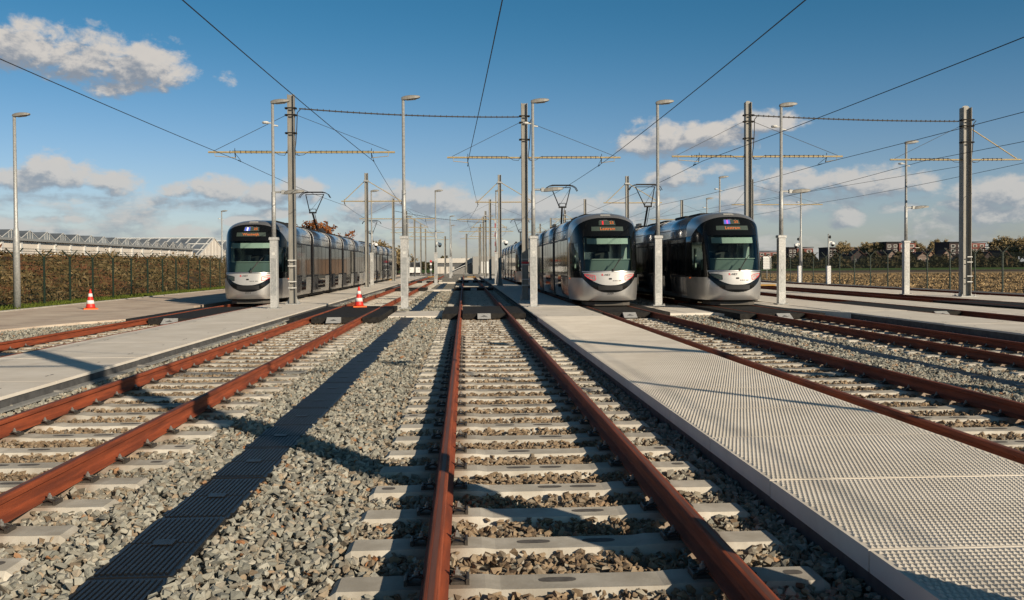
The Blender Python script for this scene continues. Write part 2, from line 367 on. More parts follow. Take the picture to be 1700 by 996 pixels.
def copy_tree(o, loc=None, rz=None, label=None, group=None, parent=None, skip=()):
    c = o.copy(); COL.objects.link(c)
    if parent is not None: c.parent = parent
    for k in kid_list(o):
        if k.name.split('.')[0] in skip: continue
        copy_tree(k, parent=c, skip=skip)
    if loc is not None: c.location = loc
    if rz is not None: c.rotation_euler.z = rz
    if label: c['label'] = label
    if group: c['group'] = group
    return c
def kid_list(o): return list(o.children)
ORD = ['first', 'second', 'third', 'fourth', 'fifth', 'sixth', 'seventh', 'eighth', 'ninth', 'tenth', 'eleventh', 'twelfth']
def text_mesh(s, size, bold=0.0, extrude=0.002):
    cu = bpy.data.curves.new('letters', 'FONT'); cu.body = s; cu.size = size; cu.align_x = 'CENTER'; cu.align_y = 'CENTER'; cu.extrude = extrude; cu.offset = bold; cu.resolution_u = 2
    o = bpy.data.objects.new('letters', cu); COL.objects.link(o); dg = bpy.context.evaluated_depsgraph_get(); dg.update()
    me = bpy.data.meshes.new_from_object(o.evaluated_get(dg)); bpy.data.objects.remove(o); bpy.data.curves.remove(cu); me.name = 'letters'
    return me
# ================================================================== the setting
TX = dict(A=-3.75, B=-8.42, O=0.59, C=5.04, D=9.38, E=14.36, F=19.36, G=24.1)
PADY = dict(A=(26.2, 33.4), B=(26.4, 33.6), O=(27.6, 32.6), C=(27.5, 34.0), D=(26.2, 34.0), E=(26.6, 34.0), F=(27.0, 34.0), G=(28.0, 34.0))
def struct(name, mb, m, smooth=False):
    return tag(mb.build(name, m, None, smooth), kind='structure')
struct('ground', MB().add([(-2500, -600, -0.55), (2500, -600, -0.55), (2500, 4000, -0.55), (-2500, 4000, -0.55)], [(0, 1, 2, 3)]), 'field')
struct('ballast_bed', MB().box(-12.6, 25.5, -9, 178, -0.54, -0.262), 'ballast_bed')
struct('ballast_shoulder', MB().box(-12.4, -9.86, -9, 27.3, -.25, -.135), 'ballast_bed')
struct('road', MB().box(25.504, 27.1, -9, 178, -0.53, -0.05), 'asphalt')
struct('pavement', MB().slab([(-16.1, -9), (-12.0, -9), (-12.0, 19), (-11.6, 23), (-10.8, 26), (-9.95, 27.4), (-9.95, 33.6), (-10.6, 36), (-10.6, 150), (-16.1, 150)], -0.52, -0.07), 'pavement')
struct('kerb', MB().box(-16.28, -16.103, -9, 150, -0.53, -0.03, 0.02), 'kerb')
struct('grass_verge', MB().add([(-18.6, -9, -0.10), (-16.29, -9, -0.045), (-16.29, 175, -0.045), (-18.6, 175, -0.10)], [(0, 1, 2, 3)]), 'grass')
# the planted bank behind the left fence
nx, ny = 22, 120; xs = np.linspace(-18.4, -34, nx); ys = np.linspace(0, 240, ny); vs = []; fs = []
for i, x in enumerate(xs):
    for y in ys:
        t = min(1, max(0, (-18.8 - x) / 8.0)); h = 2.12 * (t * t * (3 - 2 * t))
        vs.append((x, y, -0.12 + h + (0.10 * math.sin(y * 1.7 + x) + 0.12 * math.sin(y * .53 + 2 * x) + random.uniform(-.06, .06)) * (t > 0)))
for i in range(nx - 1):
    for j in range(ny - 1): fs.append((i * ny + j, i * ny + j + 1, (i + 1) * ny + j + 1, (i + 1) * ny + j))
struct('embankment', MB().add(vs, fs), 'bank', True)
def bank_h(x):
    t = min(1, max(0, (-18.8 - x) / 8.0)); return -0.12 + 2.12 * (t * t * (3 - 2 * t))
# ------------------------------------------------------------------ loose fields of small faces (leaves, stones), built in numpy
def big_mesh(name, V, F, attrs, m, smooth=False):
    """V (n,3), F (k,3); attrs {name: per-vertex float}"""
    me = bpy.data.meshes.new(name); me.vertices.add(len(V)); me.vertices.foreach_set('co', V.astype(np.float32).ravel())
    k = F.shape[1]; me.loops.add(F.size); me.loops.foreach_set('vertex_index', F.astype(np.int32).ravel())
    me.polygons.add(len(F)); me.polygons.foreach_set('loop_start', np.arange(0, F.size, k, dtype=np.int32))
    try: me.polygons.foreach_set('loop_total', np.full(len(F), k, dtype=np.int32))
    except Exception: pass
    for an, av in attrs.items():
        at = me.attributes.new(an, 'FLOAT', 'POINT'); at.data.foreach_set('value', av.astype(np.float32))
    me.update(calc_edges=True); me.validate(); me.shade_flat(); me.materials.append(MATS[m]); return me
def leaf_cloud(P, S, tone, seed=0, flat=0.0, long=1.0):
    """small quads of size S at points P, random facing"""
    rng = np.random.RandomState(seed); n = len(P)
    a = rng.normal(size=(n, 3)); a[:, 2] *= (1 - flat); a /= np.linalg.norm(a, axis=1)[:, None]
    b = rng.normal(size=(n, 3)); b -= (b * a).sum(1)[:, None] * a; b /= np.linalg.norm(b, axis=1)[:, None]
    a = a * S[:, None] * long; b = b * S[:, None]
    V = np.stack([P - a, P + b * .6 - a * .1, P + a, P - b * .6 + a * .1], 1).reshape(-1, 3)
    F = np.arange(4 * n).reshape(n, 4)
    return V, F, np.repeat(tone, 4)
# scrub on the bank
rng = np.random.RandomState(3); n = 90000
sx_ = -18.9 - 9.5 * rng.rand(n) ** 0.9; sy_ = 24 + 130 * rng.rand(n) ** 1.25
pn = np.sin(sx_ * 1.3 + 2 * np.sin(sy_ * .35)) + np.sin(sy_ * .9 + sx_ * .4) + .8 * np.sin(sy_ * 2.3 - sx_ * 1.9)
tone = np.clip(0.42 + pn * 0.17 + .12 * np.sin(sy_ * .31 + 1.5 * np.sin(sx_ * .8)) + rng.normal(size=n) * 0.20, 0, 1)
hz = np.array([bank_h(x) for x in sx_]); clump = np.clip(pn * .14 + .24, .05, .6) * np.where(rng.rand(n) < .06, 1.9, 1.0)
P = np.stack([sx_, sy_, hz + rng.rand(n) ** 1.5 * clump], 1)
V, F, T = leaf_cloud(P, 0.035 + 0.07 * rng.rand(n) ** 2 + sy_ * .0004, tone, 4, long=1.8)
tag(link('undergrowth', big_mesh('undergrowth', V, F, {'tone': T}, 'scrub')), 'low brown and green scrub covering the bank behind the left fence', 'scrub', kind='stuff')
# grass blades on the verge
n = 9000; gx = -18.4 + 2.05 * rng.rand(n); gy = 26 + 60 * rng.rand(n) ** 1.4
mask = np.ones(n, bool)
V = []; hgt = .05 + .09 * rng.rand(n); ang = rng.rand(n) * 6.28; w = .02 + gy * .0006
base = np.stack([gx, gy, np.full(n, -.09)], 1); dv = np.stack([np.cos(ang) * w, np.sin(ang) * w, np.zeros(n)], 1); tip = base + np.stack([rng.normal(size=n) * .04, rng.normal(size=n) * .04, hgt], 1)
V = np.stack([base - dv, base + dv, tip], 1).reshape(-1, 3)
tag(link('verge_grass', big_mesh('verge_grass', V, np.arange(3 * n).reshape(n, 3), {}, 'grass')), 'short green grass along the kerb below the left fence', 'grass', kind='stuff')
# stubble on the near field
n = 60000; fx = 27.6 + 140 * rng.rand(n) ** 1.6; fy = 36 + 115 * rng.rand(n) ** 1.3
keep = fx < 0.66 * fy + 12; fx, fy = fx[keep], fy[keep]; n = len(fx)
tone = np.clip(.5 + .22 * np.sin(fx * .12 + fy * .21) + rng.normal(size=n) * .26, 0, 1)
P = np.stack([fx, fy, -0.52 + .16 * rng.rand(n)], 1); V, F, T = leaf_cloud(P, .04 + .05 * rng.rand(n) + fy * .0003, tone, 9, long=1.6)
tag(link('field_stubble', big_mesh('field_stubble', V, F, {'tone': T}, 'stubble')), 'dry straw coloured stubble on the field behind the right fence', 'stubble', kind='stuff')
# ================================================================== tracks
PROF = [(-.070, -.158), (.070, -.158), (.070, -.147), (.014, -.128), (.009, -.10), (.009, -.058), (.016, -.048), (.036, -.040), (.0375, -.012), (.031, -.003), (.020, 0)]
PROF = PROF + [(-x, z) for x, z in PROF[::-1]][:-2]
def two_mat_mesh(name, parts):
    mb = MB(); cnt = []
    for b, m in parts: n0 = len(mb.f); mb.add(b.v, b.f); cnt.append((n0, len(mb.f), m))
    me = mb.mesh(name); mi = [0] * len(mb.f)
    for k, (a, b_, m) in enumerate(cnt):
        me.materials.append(MATS[m])
        for i in range(a, b_): mi[i] = k
    if len(me.polygons) == len(mi): me.polygons.foreach_set('material_index', mi)
    return me
def rail_mesh(y0, y1):
    mb = MB(); st = max(1, int((y1 - y0) / 20)); mb.prism(PROF, y0, y1); tp = MB().add([(-.014, y0, .0008), (.014, y0, .0008), (.014, y1, .0008), (-.014, y1, .0008)], [(0, 1, 2, 3)]); return two_mat_mesh('rail', [(mb, 'rust'), (tp, 'rail_top')])
def sleeper_mesh(var):
    b = MB(); L = 1.29
    # chamfered trapezoid section, lower in the middle, sloped ends
    xs = [-L, -L + .035, -1.02, -.98, -.50, -.42, .42, .50, .98, 1.02, L - .035, L]; top = [-.192, -.168, -.168, -.166, -.166, -.176, -.176, -.166, -.166, -.168, -.168, -.192]
    sec = lambda x, t: [(x, -.145, -.31), (x, .145, -.31), (x, .138, t - .05), (x, .108, t - .004), (x, -.108, t - .004), (x, -.138, t - .05)]
    vs = []; [vs.extend(sec(x, t)) for x, t in zip(xs, top)]; fs = []
    for i in range(len(xs) - 1):
        for k in range(6): k2 = (k + 1) % 6; fs.append((i * 6 + k, (i + 1) * 6 + k, (i + 1) * 6 + k2, i * 6 + k2))
    fs += [tuple(range(6)), tuple(range(len(xs) * 6 - 6, len(xs) * 6))[::-1]]
    b.add(vs, [f[::-1] for f in fs])
    ins = MB()
    for cx, rx in (((-.19, .10), (.20, .10)), ((.03, .09), (.28, .10), (-1.16, .05)), ((-.12, .10), (1.14, .05)), ((.22, .11),), ((-.16, .1), (.10, .09), (1.15, .05)))[var]:
        n = 14; o = [(cx + rx * math.copysign(abs(math.cos(6.283 * k / n)) ** .6, math.cos(6.283 * k / n)), .02 + .036 * math.copysign(abs(math.sin(6.283 * k / n)) ** .8, math.sin(6.283 * k / n)), (-.1785 if abs(cx) < .42 else -.1705)) for k in range(n)]
        ins.add(o, [tuple(range(n))])
    return two_mat_mesh('sleeper', [(b, 'sleeper'), (ins, 'inset')])
SLEEPERS = [sleeper_mesh(i) for i in range(5)]
def clip_mesh():
    a = MB().box(.072, .185, -.075, .075, -.172, -.150, .008); a.box(.172, .195, -.085, .085, -.172, -.128, .006)
    a.tube([(.072, -.035, -.138), (.10, -.040, -.122), (.135, -.055, -.118), (.160, -.068, -.132), (.165, -.050, -.140), (.14, -.022, -.128), (.10, -.018, -.118), (.088, 0, -.116), (.10, .018, -.118), (.14, .022, -.128), (.165, .050, -.140), (.160, .068, -.132), (.135, .055, -.118), (.10, .040, -.122), (.072, .035, -.138)], .0085, 5)
    bt = MB().lathe([(.034, -.128), (.034, -.120), (.030, -.117)], 10, .112, 0).lathe([(.021, -.117), (.021, -.090), (.015, -.084)], 6, .112, 0).lathe([(.010, -.084), (.009, -.066)], 6, .112, 0)
    return two_mat_mesh('rail_clip', [(a, 'clip_steel'), (bt, 'bolt_zinc')])
CLIP = clip_mesh(); CLIP.transform(Matrix.Translation((.016, 0, -.047)) @ Matrix.Diagonal((.78, .70, .72, 1)))
clip_l = CLIP.copy(); clip_l.transform(Matrix.Rotation(math.pi, 4, 'Z'))
rail_cache = {}
def track(key, label, y_end=120.0, near_from=2.4, second=None, clip_to=21.0):
    x = TX[key]; t = thing('railway_track', label, 'rail track', (x, 0, 0), 0, 'parallel tracks of the tram yard')
    if y_end not in rail_cache: rail_cache[y_end] = rail_mesh(-9, y_end)
    for s in (-.75, .75): link('rail', rail_cache[y_end], t, (s, 0, 0))
    py0, py1 = PADY[key]; y = near_from + random.uniform(0, .5); k = 0; rest = MB()
    if key == 'O': y = 4.66 - 4 * 0.655
    while y < py0 - .15:
        sl = link('sleeper', SLEEPERS[k * 3 % 5 if random.random() < .8 else random.randrange(5)], t, (random.uniform(-.008, .008), y, random.uniform(-.004, .002)))
        sl.rotation_euler.z = random.uniform(-.004, .004)
        dist = math.hypot(x, y)
        if dist < clip_to:
            for s in (-.75, .75):
                link('rail_clip', CLIP, sl, (s, 0, 0)); link('rail_clip', clip_l, sl, (s, 0, 0))
        y += .655 + random.uniform(-.006, .006); k += 1
    if second:
        y = py1 + .4
        while y < second:
            if not any(a - .2 < y < b for a, b in ((58.2, 61.4), (84.6, 87.8))): rest.box(-1.29, 1.29, y - .13, y + .13, -.30, -.168, .02)
            y += .655
        tag(rest.build('far_sleepers', 'sleeper', t), kind='stuff')
    return t
TRACKLBL = dict(A='rusty track left of the middle track, an orange cone standing on its crossing', B='rusty track at the far left carrying the tram shown for Westwijk', O='rusty middle track running straight ahead with no tram on it',
                C='rusty track right of the near dimpled walkway, under the tram numbered 3009', D='rusty track under the rightmost tram', E='rusty track right of the rightmost tram, behind a broad pale walkway', F='rusty track between the two farthest pale walkways on the right', G='rusty track at the far right beside the road and fence')
for key, yend, sec in (('A', 132, 100), ('B', 112, None), ('O', 134, 118), ('C', 120, None), ('D', 112, None), ('E', 112, None), ('F', 112, None), ('G', 112, None)):
    track(key, TRACKLBL[key], yend, near_from=(2.4 if key in 'OAC' else 6.0 if key in 'BD' else 12), second=sec)
# rubber crossings and the metal deflector plates in front of them
def crossing(x, y0, y1, label):
    t = thing('rubber_crossing', label, 'level crossing', (x, y0, 0), 0, 'black rubber crossings between the walkways'); L = y1 - y0
    MB().box(-.655, .655, 0, L, -.17, -.010, .006).build('centre_panel', 'rubber', t)
    for s in (-1, 1):
        a, b = sorted((s * .80, s * 1.28)); MB().box(a, b, 0, L, -.17, -.010, .006).build('side_panel', 'rubber', t)
    return t
CL = dict(A='black rubber crossing with the right-hand orange cone on it', B='black rubber crossing below the nose of the far left tram', O='black rubber crossing in the middle track, nearest of that track', C='black rubber crossing below the nose of the tram numbered 3009', D='black rubber crossing below the nose of the rightmost tram', E='broad black rubber crossing right of the rightmost tram', F='black rubber crossing second to the right of the rightmost tram', G='black rubber crossing in the far right track beside the road')
for k, (a, b) in PADY.items(): crossing(TX[k], a, b, CL[k])
for y0, w in ((58.2, 'second'), (84.6, 'third')):
    for k, nm in (('A', 'left of the middle track'), ('O', 'in the middle track')): crossing(TX[k], y0, y0 + 3.2, f'dark rubber crossing {nm}, {w} away from the camera')
for k, nm in (('A', 'between rails right of the walkway on the left'), ('B', 'between rails in front of the far left tram'), ('O', 'in the middle track'), ('C', 'in front of the tram numbered 3009'), ('D', 'in front of the rightmost tram'), ('E', 'right of the rightmost tram at the far crossing')):
    t = thing('deflector_plate', f'small grey sloping steel plate {nm}', 'steel plate', (TX[k], PADY[k][0], 0), 0, 'steel deflector plates before the crossings')
    MB().add([(-.2, -.34, -.155), (.2, -.34, -.155), (.2, -.02, -.005), (-.2, -.02, -.005), (-.2, -.02, -.16), (.2, -.02, -.16)], [(0, 1, 2, 3), (3, 2, 5, 4), (0, 3, 4), (1, 5, 2), (0, 4, 5, 1)]).build('plate', 'galv_light', t)
    MB().add([(-.11, -.22, -.0953), (.0, -.18, -.0765), (.11, -.22, -.0953), (.0, -.13, -.0531)], [(0, 2, 3)]).build('arrow_mark', 'number_grey', t)
for y0, w in ((58.2, 'second'), (84.6, 'third')):
    for k, nm in (('A', 'left of the middle track'), ('O', 'in the middle track')):
        t = thing('deflector_plate', f'small grey steel plate before the {w} crossing {nm}', 'steel plate', (TX[k], y0, 0), 0, 'steel deflector plates before the crossings')
        MB().add([(-.2, -.34, -.155), (.2, -.34, -.155), (.2, -.02, -.005), (-.2, -.02, -.005), (-.2, -.02, -.16), (.2, -.02, -.16)], [(0, 1, 2, 3), (3, 2, 5, 4), (0, 3, 4), (1, 5, 2), (0, 4, 5, 1)]).build('plate', 'galv_light', t)
# ================================================================== walkways of slabs on steel supports
def pyramid_panel(w, L, pitch=.050, pitch_x=.031, h=.0095):
    b = MB(); rim = .02; nx = int((w - 2 * rim) / pitch_x); ny = int((L - 2 * rim) / pitch); px = (w - 2 * rim) / nx; py = (L - 2 * rim) / ny
    b.box(0, w, 0.006, L - .006, -.115, 0)
    vs = []; fs = []
    for j in range(ny):
        off = (j % 2) * px / 2; nn = nx - (j % 2)
        for i in range(nn):
            x0 = rim + off + i * px; y0 = rim + j * py; o = len(vs); g = .0015
            vs += [(x0 + g, y0 + g, .0015), (x0 + px - g, y0 + g, .0015), (x0 + px - g, y0 + py - g, .0015), (x0 + g, y0 + py - g, .0015), (x0 + px * .5, y0 + py * .5, h)]
            fs += [(o, o + 1, o + 4), (o + 1, o + 2, o + 4), (o + 2, o + 3, o + 4), (o + 3, o, o + 4)]
    b.add(vs, fs); me = b.mesh('deck_panel'); me.materials.append(MATS['platform']); return me
def flat_panel(w, L):
    b = MB().box(0, w, .006, L - .006, -.04, 0, 0); mk = MB()
    for fx in (.16, .84):
        for fy in (.17, .22, .75): 
            x0 = w * fx; y0 = L * fy; mk.add([(x0 - .011, y0, .003), (x0 + .011, y0, .003), (x0 + .011, y0 + .09, .003), (x0 - .011, y0 + .09, .003)], [(0, 1, 2, 3)])
    return two_mat_mesh('deck_panel', [(b, 'platform'), (mk, 'platform_mark')])
def walkway(label, x0, x1, y0, y1, z=0.0, dimple_to=None, L=3.0, ledge=0):
    t = thing('walkway', label, 'walkway', (x0, 0, z), 0, 'pale walkways between the tracks'); w = x1 - x0; y = y0
    if dimple_to:
        pm = pyramid_panel(w, 1.5)
        while y < dimple_to: link('deck_panel', pm, t, (0, y, random.uniform(-.002, .002))); y += 1.5
    fm = flat_panel(w, L)
    while y < y1: link('deck_panel', fm, t, (0, y, random.uniform(-.003, .003))); y += L
    s = MB(); s.box(.02, w - .02, y0 + .1, y - .1, -.30, (-.1165 if dimple_to else -.0415))
    if ledge:
        e = w if ledge > 0 else 0; a, b = sorted((e - ledge * .019, e + ledge * .10)); MB().box(a, b, y0, y, -.160, -.140).build('support_ledge', 'galv', t)
    s.build('support_channel', 'channel', t)
    if ledge:
        e, q = (w, 1) if ledge > 0 else (0, -1); a, b = sorted((e - q * .019, e + q * .16)); bm_ = MB().box(a, b, -.04, .04, -.139, -.12).mesh('support_bracket'); bm_.materials.append(MATS['concrete_edge']); yy = y0 + 3
        while yy < 40: link('support_bracket', bm_, t, (0, yy, 0)); yy += L
    return t
walkway('pale smooth walkway between the far left tram track and the track beside it', -7.60, -5.30, -3, 126, 0.0, ledge=1)
walkway('wide pale dimpled walkway in the right foreground, right of the middle track', 2.06, 4.03, .0, 124, 0.0, dimple_to=25)
walkway('pale smooth walkway right of the rightmost tram track', 11.45, 13.55, 6, 110, 0.0)
walkway('pale narrow walkway second to the right of the rightmost tram', 15.17, 17.1, 10, 110, 0.0)
walkway('pale walkway at the far right carrying the thick double pole', 20.17, 23.28, 12, 110, 0.0)
b = MB(); b.box(-2.42, -.70, 28.7, 31.9, -.25, -.135, .01); struct('crossing_path', b, 'platform')
b = MB(); b.slab([(6.52, 28.4), (8.0, 28.6), (8.18, 27.2), (8.18, 34), (6.52, 34)], -.25, -.10); struct('crossing_path', b, 'platform')
b = MB(); b.slab([(10.66, 29.5), (11.44, 26.2), (11.44, 34), (10.66, 34)], -.25, -.012); struct('crossing_path', b, 'platform')
for y0 in (58.4, 84.8):
    b = MB(); b.box(-2.42, -.72, y0, y0 + 2.8, -.25, -.135, .01); struct('crossing_path', b, 'platform')
# ================================================================== cable ducts
def duct_cover(L=1.13, w=.44):
    b = MB().box(-w / 2, w / 2, .004, L - .004, -.04, 0, .004); r = MB(); n = 13
    for i in range(n):
        x0 = -w / 2 + .02 + i * (w - .04) / n
        for j in range(2): r.box(x0, x0 + .017, .03 + j * (L - .06) / 2 + .012, .03 + (j + 1) * (L - .06) / 2 - .012, .0005, .008)
    r.box(-.06, .06, L * .5 - .05, L * .5 + .05, .009, .014); r.box(-w / 2 - .012, -w / 2 + .01, .1, .2, -.03, .006); r.box(w / 2 - .01, w / 2 + .012, .1, .2, -.03, .006)
    b.add(r.v, r.f); me = b.mesh('duct_cover'); me.materials.append(MATS['duct']); return me
COVER = duct_cover()
def duct(label, x, y0, y1, rz=0.0, z=-.175, shift=0.0):
    t = thing('cable_duct', label, 'cable duct', (x, y0, z), 0, 'black cable ducts in the ballast'); y = 0.0; n = int((y1 - y0) / 1.13)
    for i in range(n):
        c = link('duct_cover', COVER, t, (shift * (i / max(1, n)) + random.uniform(-.006, .006), i * 1.13, random.uniform(-.004, .004))); c.rotation_euler.z = random.uniform(-.006, .006) - math.atan(shift / (y1 - y0)); c.rotation_euler.x = random.uniform(-.004, .004)
    MB().box(-.19, .19, 0, n * 1.13, -.2, -.045).build('duct_trough', 'concrete_edge', t) if not shift else None
    return t
duct('long black ribbed cable duct in the foreground left of the middle track', -1.78, 2.6, 28.6)
duct('black cable duct left of the middle track beyond the first crossing', -1.78, 32.2, 58.0)
duct('dark cable duct left of the middle track beyond the second crossing', -1.78, 61.6, 84)
duct('narrow black cable duct in the gravel between the two right-hand trams', 7.42, 5.5, 27.6, z=-.19)
# ================================================================== ballast stones
def rock_protos(n=26):
    out = []
    for i in range(n):
        bm = bmesh.new(); k = random.randint(7, 10)
        for _ in range(k):
            v = Vector((random.gauss(0, 1), random.gauss(0, 1), random.gauss(0, 1))).normalized()
            v = Vector([math.copysign(abs(c) ** .62, c) for c in v]); bm.verts.new((v.x * .5, v.y * random.uniform(.30, .44), v.z * random.uniform(.22, .36)))
        r = bmesh.ops.convex_hull(bm, input=bm.verts); bmesh.ops.delete(bm, geom=[e for e in r['geom_interior'] if isinstance(e, bmesh.types.BMVert)], context='VERTS')
        bmesh.ops.triangulate(bm, faces=bm.faces); bm.verts.index_update()
        out.append((np.array([v.co[:] for v in bm.verts]), np.array([[v.index for v in f.verts] for f in bm.faces]))); bm.free()
    return out
PROTO = rock_protos()
rng = np.random.RandomState(11)
def blocked(X, Y):
    m = (np.abs(X - 3.045) < .97) | (np.abs(X + 6.45) < 1.13) | (np.abs(X - 12.5) < 1.05) | (np.abs(X - 16.12) < 1.0) | (np.abs(X - 21.7) < 1.6) | (X < -12.2) | (X > 25.3)
    m |= (X < -11.9 + np.clip((Y - 20) * .25, 0, 2.1)) & (Y > 18)
    m |= (np.abs(X + 1.78) < .215) & ((Y < 28.6) | (Y > 32.2)) | ((np.abs(X - 7.42) < .21) & (Y < 27.6))
    for k, (a, b) in PADY.items(): m |= (np.abs(X - TX[k]) < 1.32) & (Y > a - .02) & (Y < b)
    m |= (X > -2.45) & (X < -.68) & (Y > 28.65) & (Y < 31.95); m |= (X > 6.5) & (X < 8.2) & (Y > 28.3) & (Y < 34)
    for k in TX: m |= np.abs(np.abs(X - TX[k]) - .75) < .065
    return m
SLP = {}
for o in COL.objects:
    if o.name.startswith('sleeper') and o.parent: SLP.setdefault(round(o.parent.location.x, 2), []).append(o.location.y)
def scatter(y0, y1, dens, smin, smax, zc=-.243, xlim=13.0):
    area = 2 * xlim * (y1 - y0); n = int(area * dens); X = rng.uniform(-xlim, xlim, n); Y = rng.uniform(y0, y1, n)
    view = (X > -.56 * Y - .8) & (X < .68 * Y + .8); k = view & ~blocked(X, Y); X, Y = X[k], Y[k]
    crib = np.zeros(len(X))
    onsl = np.zeros(len(X), bool)
    for kx, ys in SLP.items():
        near = np.abs(X - kx) < 1.30; ys = np.sort(np.array(ys)); idx = np.clip(np.searchsorted(ys, Y), 1, len(ys) - 1)
        d = np.minimum(np.abs(Y - ys[idx - 1]), np.abs(Y - ys[idx])); onsl |= near & (d < .125)
        crib = np.maximum(crib, np.where(np.abs(X - kx) < .66, 1.0, np.where(np.abs(X - kx) < 1.35, .35, 0)))
    k = ~onsl; return X[k], Y[k], crib[k], rng.uniform(smin, smax, k.sum()), zc
VV, FF, TT, RR = [], [], [], []; base_i = 0
def stones(sc):
    global base_i
    X, Y, crib, S, zc = sc; n = len(X); pi = rng.randint(len(PROTO), size=n); S = S * (1 - .18 * crib)
    a = rng.rand(n) * 6.283; tx = rng.normal(size=n) * .42; ty = rng.normal(size=n) * .42
    ca, sa, cx, sx2, cy, sy2 = np.cos(a), np.sin(a), np.cos(tx), np.sin(tx), np.cos(ty), np.sin(ty)
    for p, (pv, pf) in enumerate(PROTO):
        I = np.where(pi == p)[0]
        if not len(I): continue
        v = pv[None] * S[I, None, None]; x, y, z = v[..., 0], v[..., 1], v[..., 2]
        y, z = y * cx[I, None] - z * sx2[I, None], y * sx2[I, None] + z * cx[I, None]
        x, z = x * cy[I, None] + z * sy2[I, None], -x * sy2[I, None] + z * cy[I, None]
        x, y = x * ca[I, None] - y * sa[I, None], x * sa[I, None] + y * ca[I, None]
        lift = rng.rand(len(I)) * .034 + .02 * np.sin(X[I] * 2.1 + np.sin(Y[I] * 1.3)) * (crib[I] == 0) + np.where(crib[I] == 0, .026, .014)
        v = np.stack([x + X[I, None], y + Y[I, None], z + (zc + lift)[:, None]], -1)
        VV.append(v.reshape(-1, 3)); FF.append((pf[None] + (np.arange(len(I)) * len(pv))[:, None, None] + base_i).reshape(-1, 3)); base_i += len(I) * len(pv)
        TT.append(np.repeat(rng.rand(len(I)), len(pv))); RR.append(np.repeat(np.clip(crib[I] + rng.normal(size=len(I)) * .28, 0, 1), len(pv)))
stones(scatter(2.6, 9, 760, .040, .090)); stones(scatter(9, 16, 540, .044, .094)); stones(scatter(16, 28.5, 210, .07, .12, xlim=16)); stones(scatter(28.5, 60, 60, .08, .14))
n_ = 5200; sxx = rng.uniform(-12.2, -9.75, n_); syy = rng.uniform(16, 27.2, n_); kk = sxx > -11.9 + np.clip((syy - 20) * .25, 0, 2.1); stones((sxx[kk], syy[kk], np.zeros(kk.sum()), rng.uniform(.045, .08, kk.sum()), -.15))
big = big_mesh('ballast', np.concatenate(VV), np.concatenate(FF), {'tone': np.concatenate(TT), 'rusty': np.concatenate(RR)}, 'stone')
tag(link('ballast', big), 'grey and tan crushed stone ballast around the tracks', 'ballast', kind='stuff')
print('stones faces', len(big.polygons))
del VV, FF, TT, RR
# ================================================================== trams
def Wt(z):
    if z < .9: return 1.20 - .035 * ((.9 - z) / .68) ** 2
    if z < 2.6: return 1.20
    u = min(1, (z - 2.6) / .86); return 1.2 * max(0.0, 1 - u ** 3.8) ** .4545
NZ = [(.20, .10), (.30, .04), (.55, .01), (.8, 0), (1.0, .03), (1.25, .10), (2.0, .30), (2.6, .52), (3.0, .72), (3.2, .88), (3.32, 1.06), (3.40, 1.3), (3.46, 1.7)]
def y0t(z): return float(np.interp(z, [a for a, b in NZ], [b for a, b in NZ]))
YB = 2.35; HS = 3.33 / 3.46
def S0(th, z):
    c, s = math.cos(R(th)), math.sin(R(th)); y = y0t(z)
    return Vector((Wt(z) * math.copysign(abs(s) ** (2 / 3), s), y + (YB - y) * (1 - max(0, c) ** (2 / 3)), z))
def S(th, z, off=0.0):
    p = S0(th, z)
    if off == 0: return p
    e = .6; a = S0(min(89.9, th + e), z) - S0(max(-89.9, th - e), z); z1, z2 = min(3.45, z + .02), z - .02; b = S0(th, z1) - S0(th, z2)
    n = a.cross(b)
    if n.length < 1e-9: return p
    n.normalize()
    if n.y > 0.3: n = -n
    return p + n * off
def patch(th_list, rows, off, skip=None):
    """rows: list of functions theta -> z"""
    mb = MB(); nT = len(th_list); mb.v = [tuple(S(t, r(t), off)) for r in rows for t in th_list]
    for i in range(len(rows) - 1):
        for j in range(nT - 1):
            if skip and skip(.5 * (th_list[j] + th_list[j + 1]), i): continue
            mb.f.append((i * nT + j, i * nT + j + 1, (i + 1) * nT + j + 1, (i + 1) * nT + j))
    return mb
def th_of(x): return math.degrees(math.asin(min(1, abs(x) / 1.2) ** 1.5)) * (1 if x >= 0 else -1)
WS, W1, W2 = 37.0, 50.0, 80.0
ths = sorted(set([-90, -86, -W2, -72, -65, -58, -W1, -43, -WS, -30, -23, -17, -12, -8, -4, 0, 4, 8, 12, 17, 23, 30, WS, 43, W1, 58, 65, 72, W2, 86, 90]))
con = lambda z: (lambda t: z)
ZS, ZSIDE, ZTOP = 1.30, 2.32, 2.56
def hole(t, z): return (abs(t) < WS and ZS < z < ZTOP) or (W1 < abs(t) < W2 and ZS < z < ZSIDE)
def z_lo(t):
    x = min(1, abs(S0(t, .9).x) / .92); return .51 + .53 * x ** 2.5
def z_hi(t):
    a = abs(t)
    if a < 45: return 3.24 - .20 * (a / 45) ** 2
    return 3.04 - .48 * min(1, (a - 45) / 33) ** 1.2
def sideband(mb, y0, y1, z0, z1, off=.006, n=6):
    for s in (-1, 1):
        zs = [z0 + (z1 - z0) * i / n for i in range(n + 1)]; o = len(mb.v)
        for z in zs: mb.v += [(s * (Wt(z) + off), y0, z), (s * (Wt(z) + off), y1, z)]
        for i in range(n):
            q = (o + 2 * i, o + 2 * i + 1, o + 2 * i + 3, o + 2 * i + 2); mb.f.append(q[::1] if s < 0 else q[::-1])
    return mb
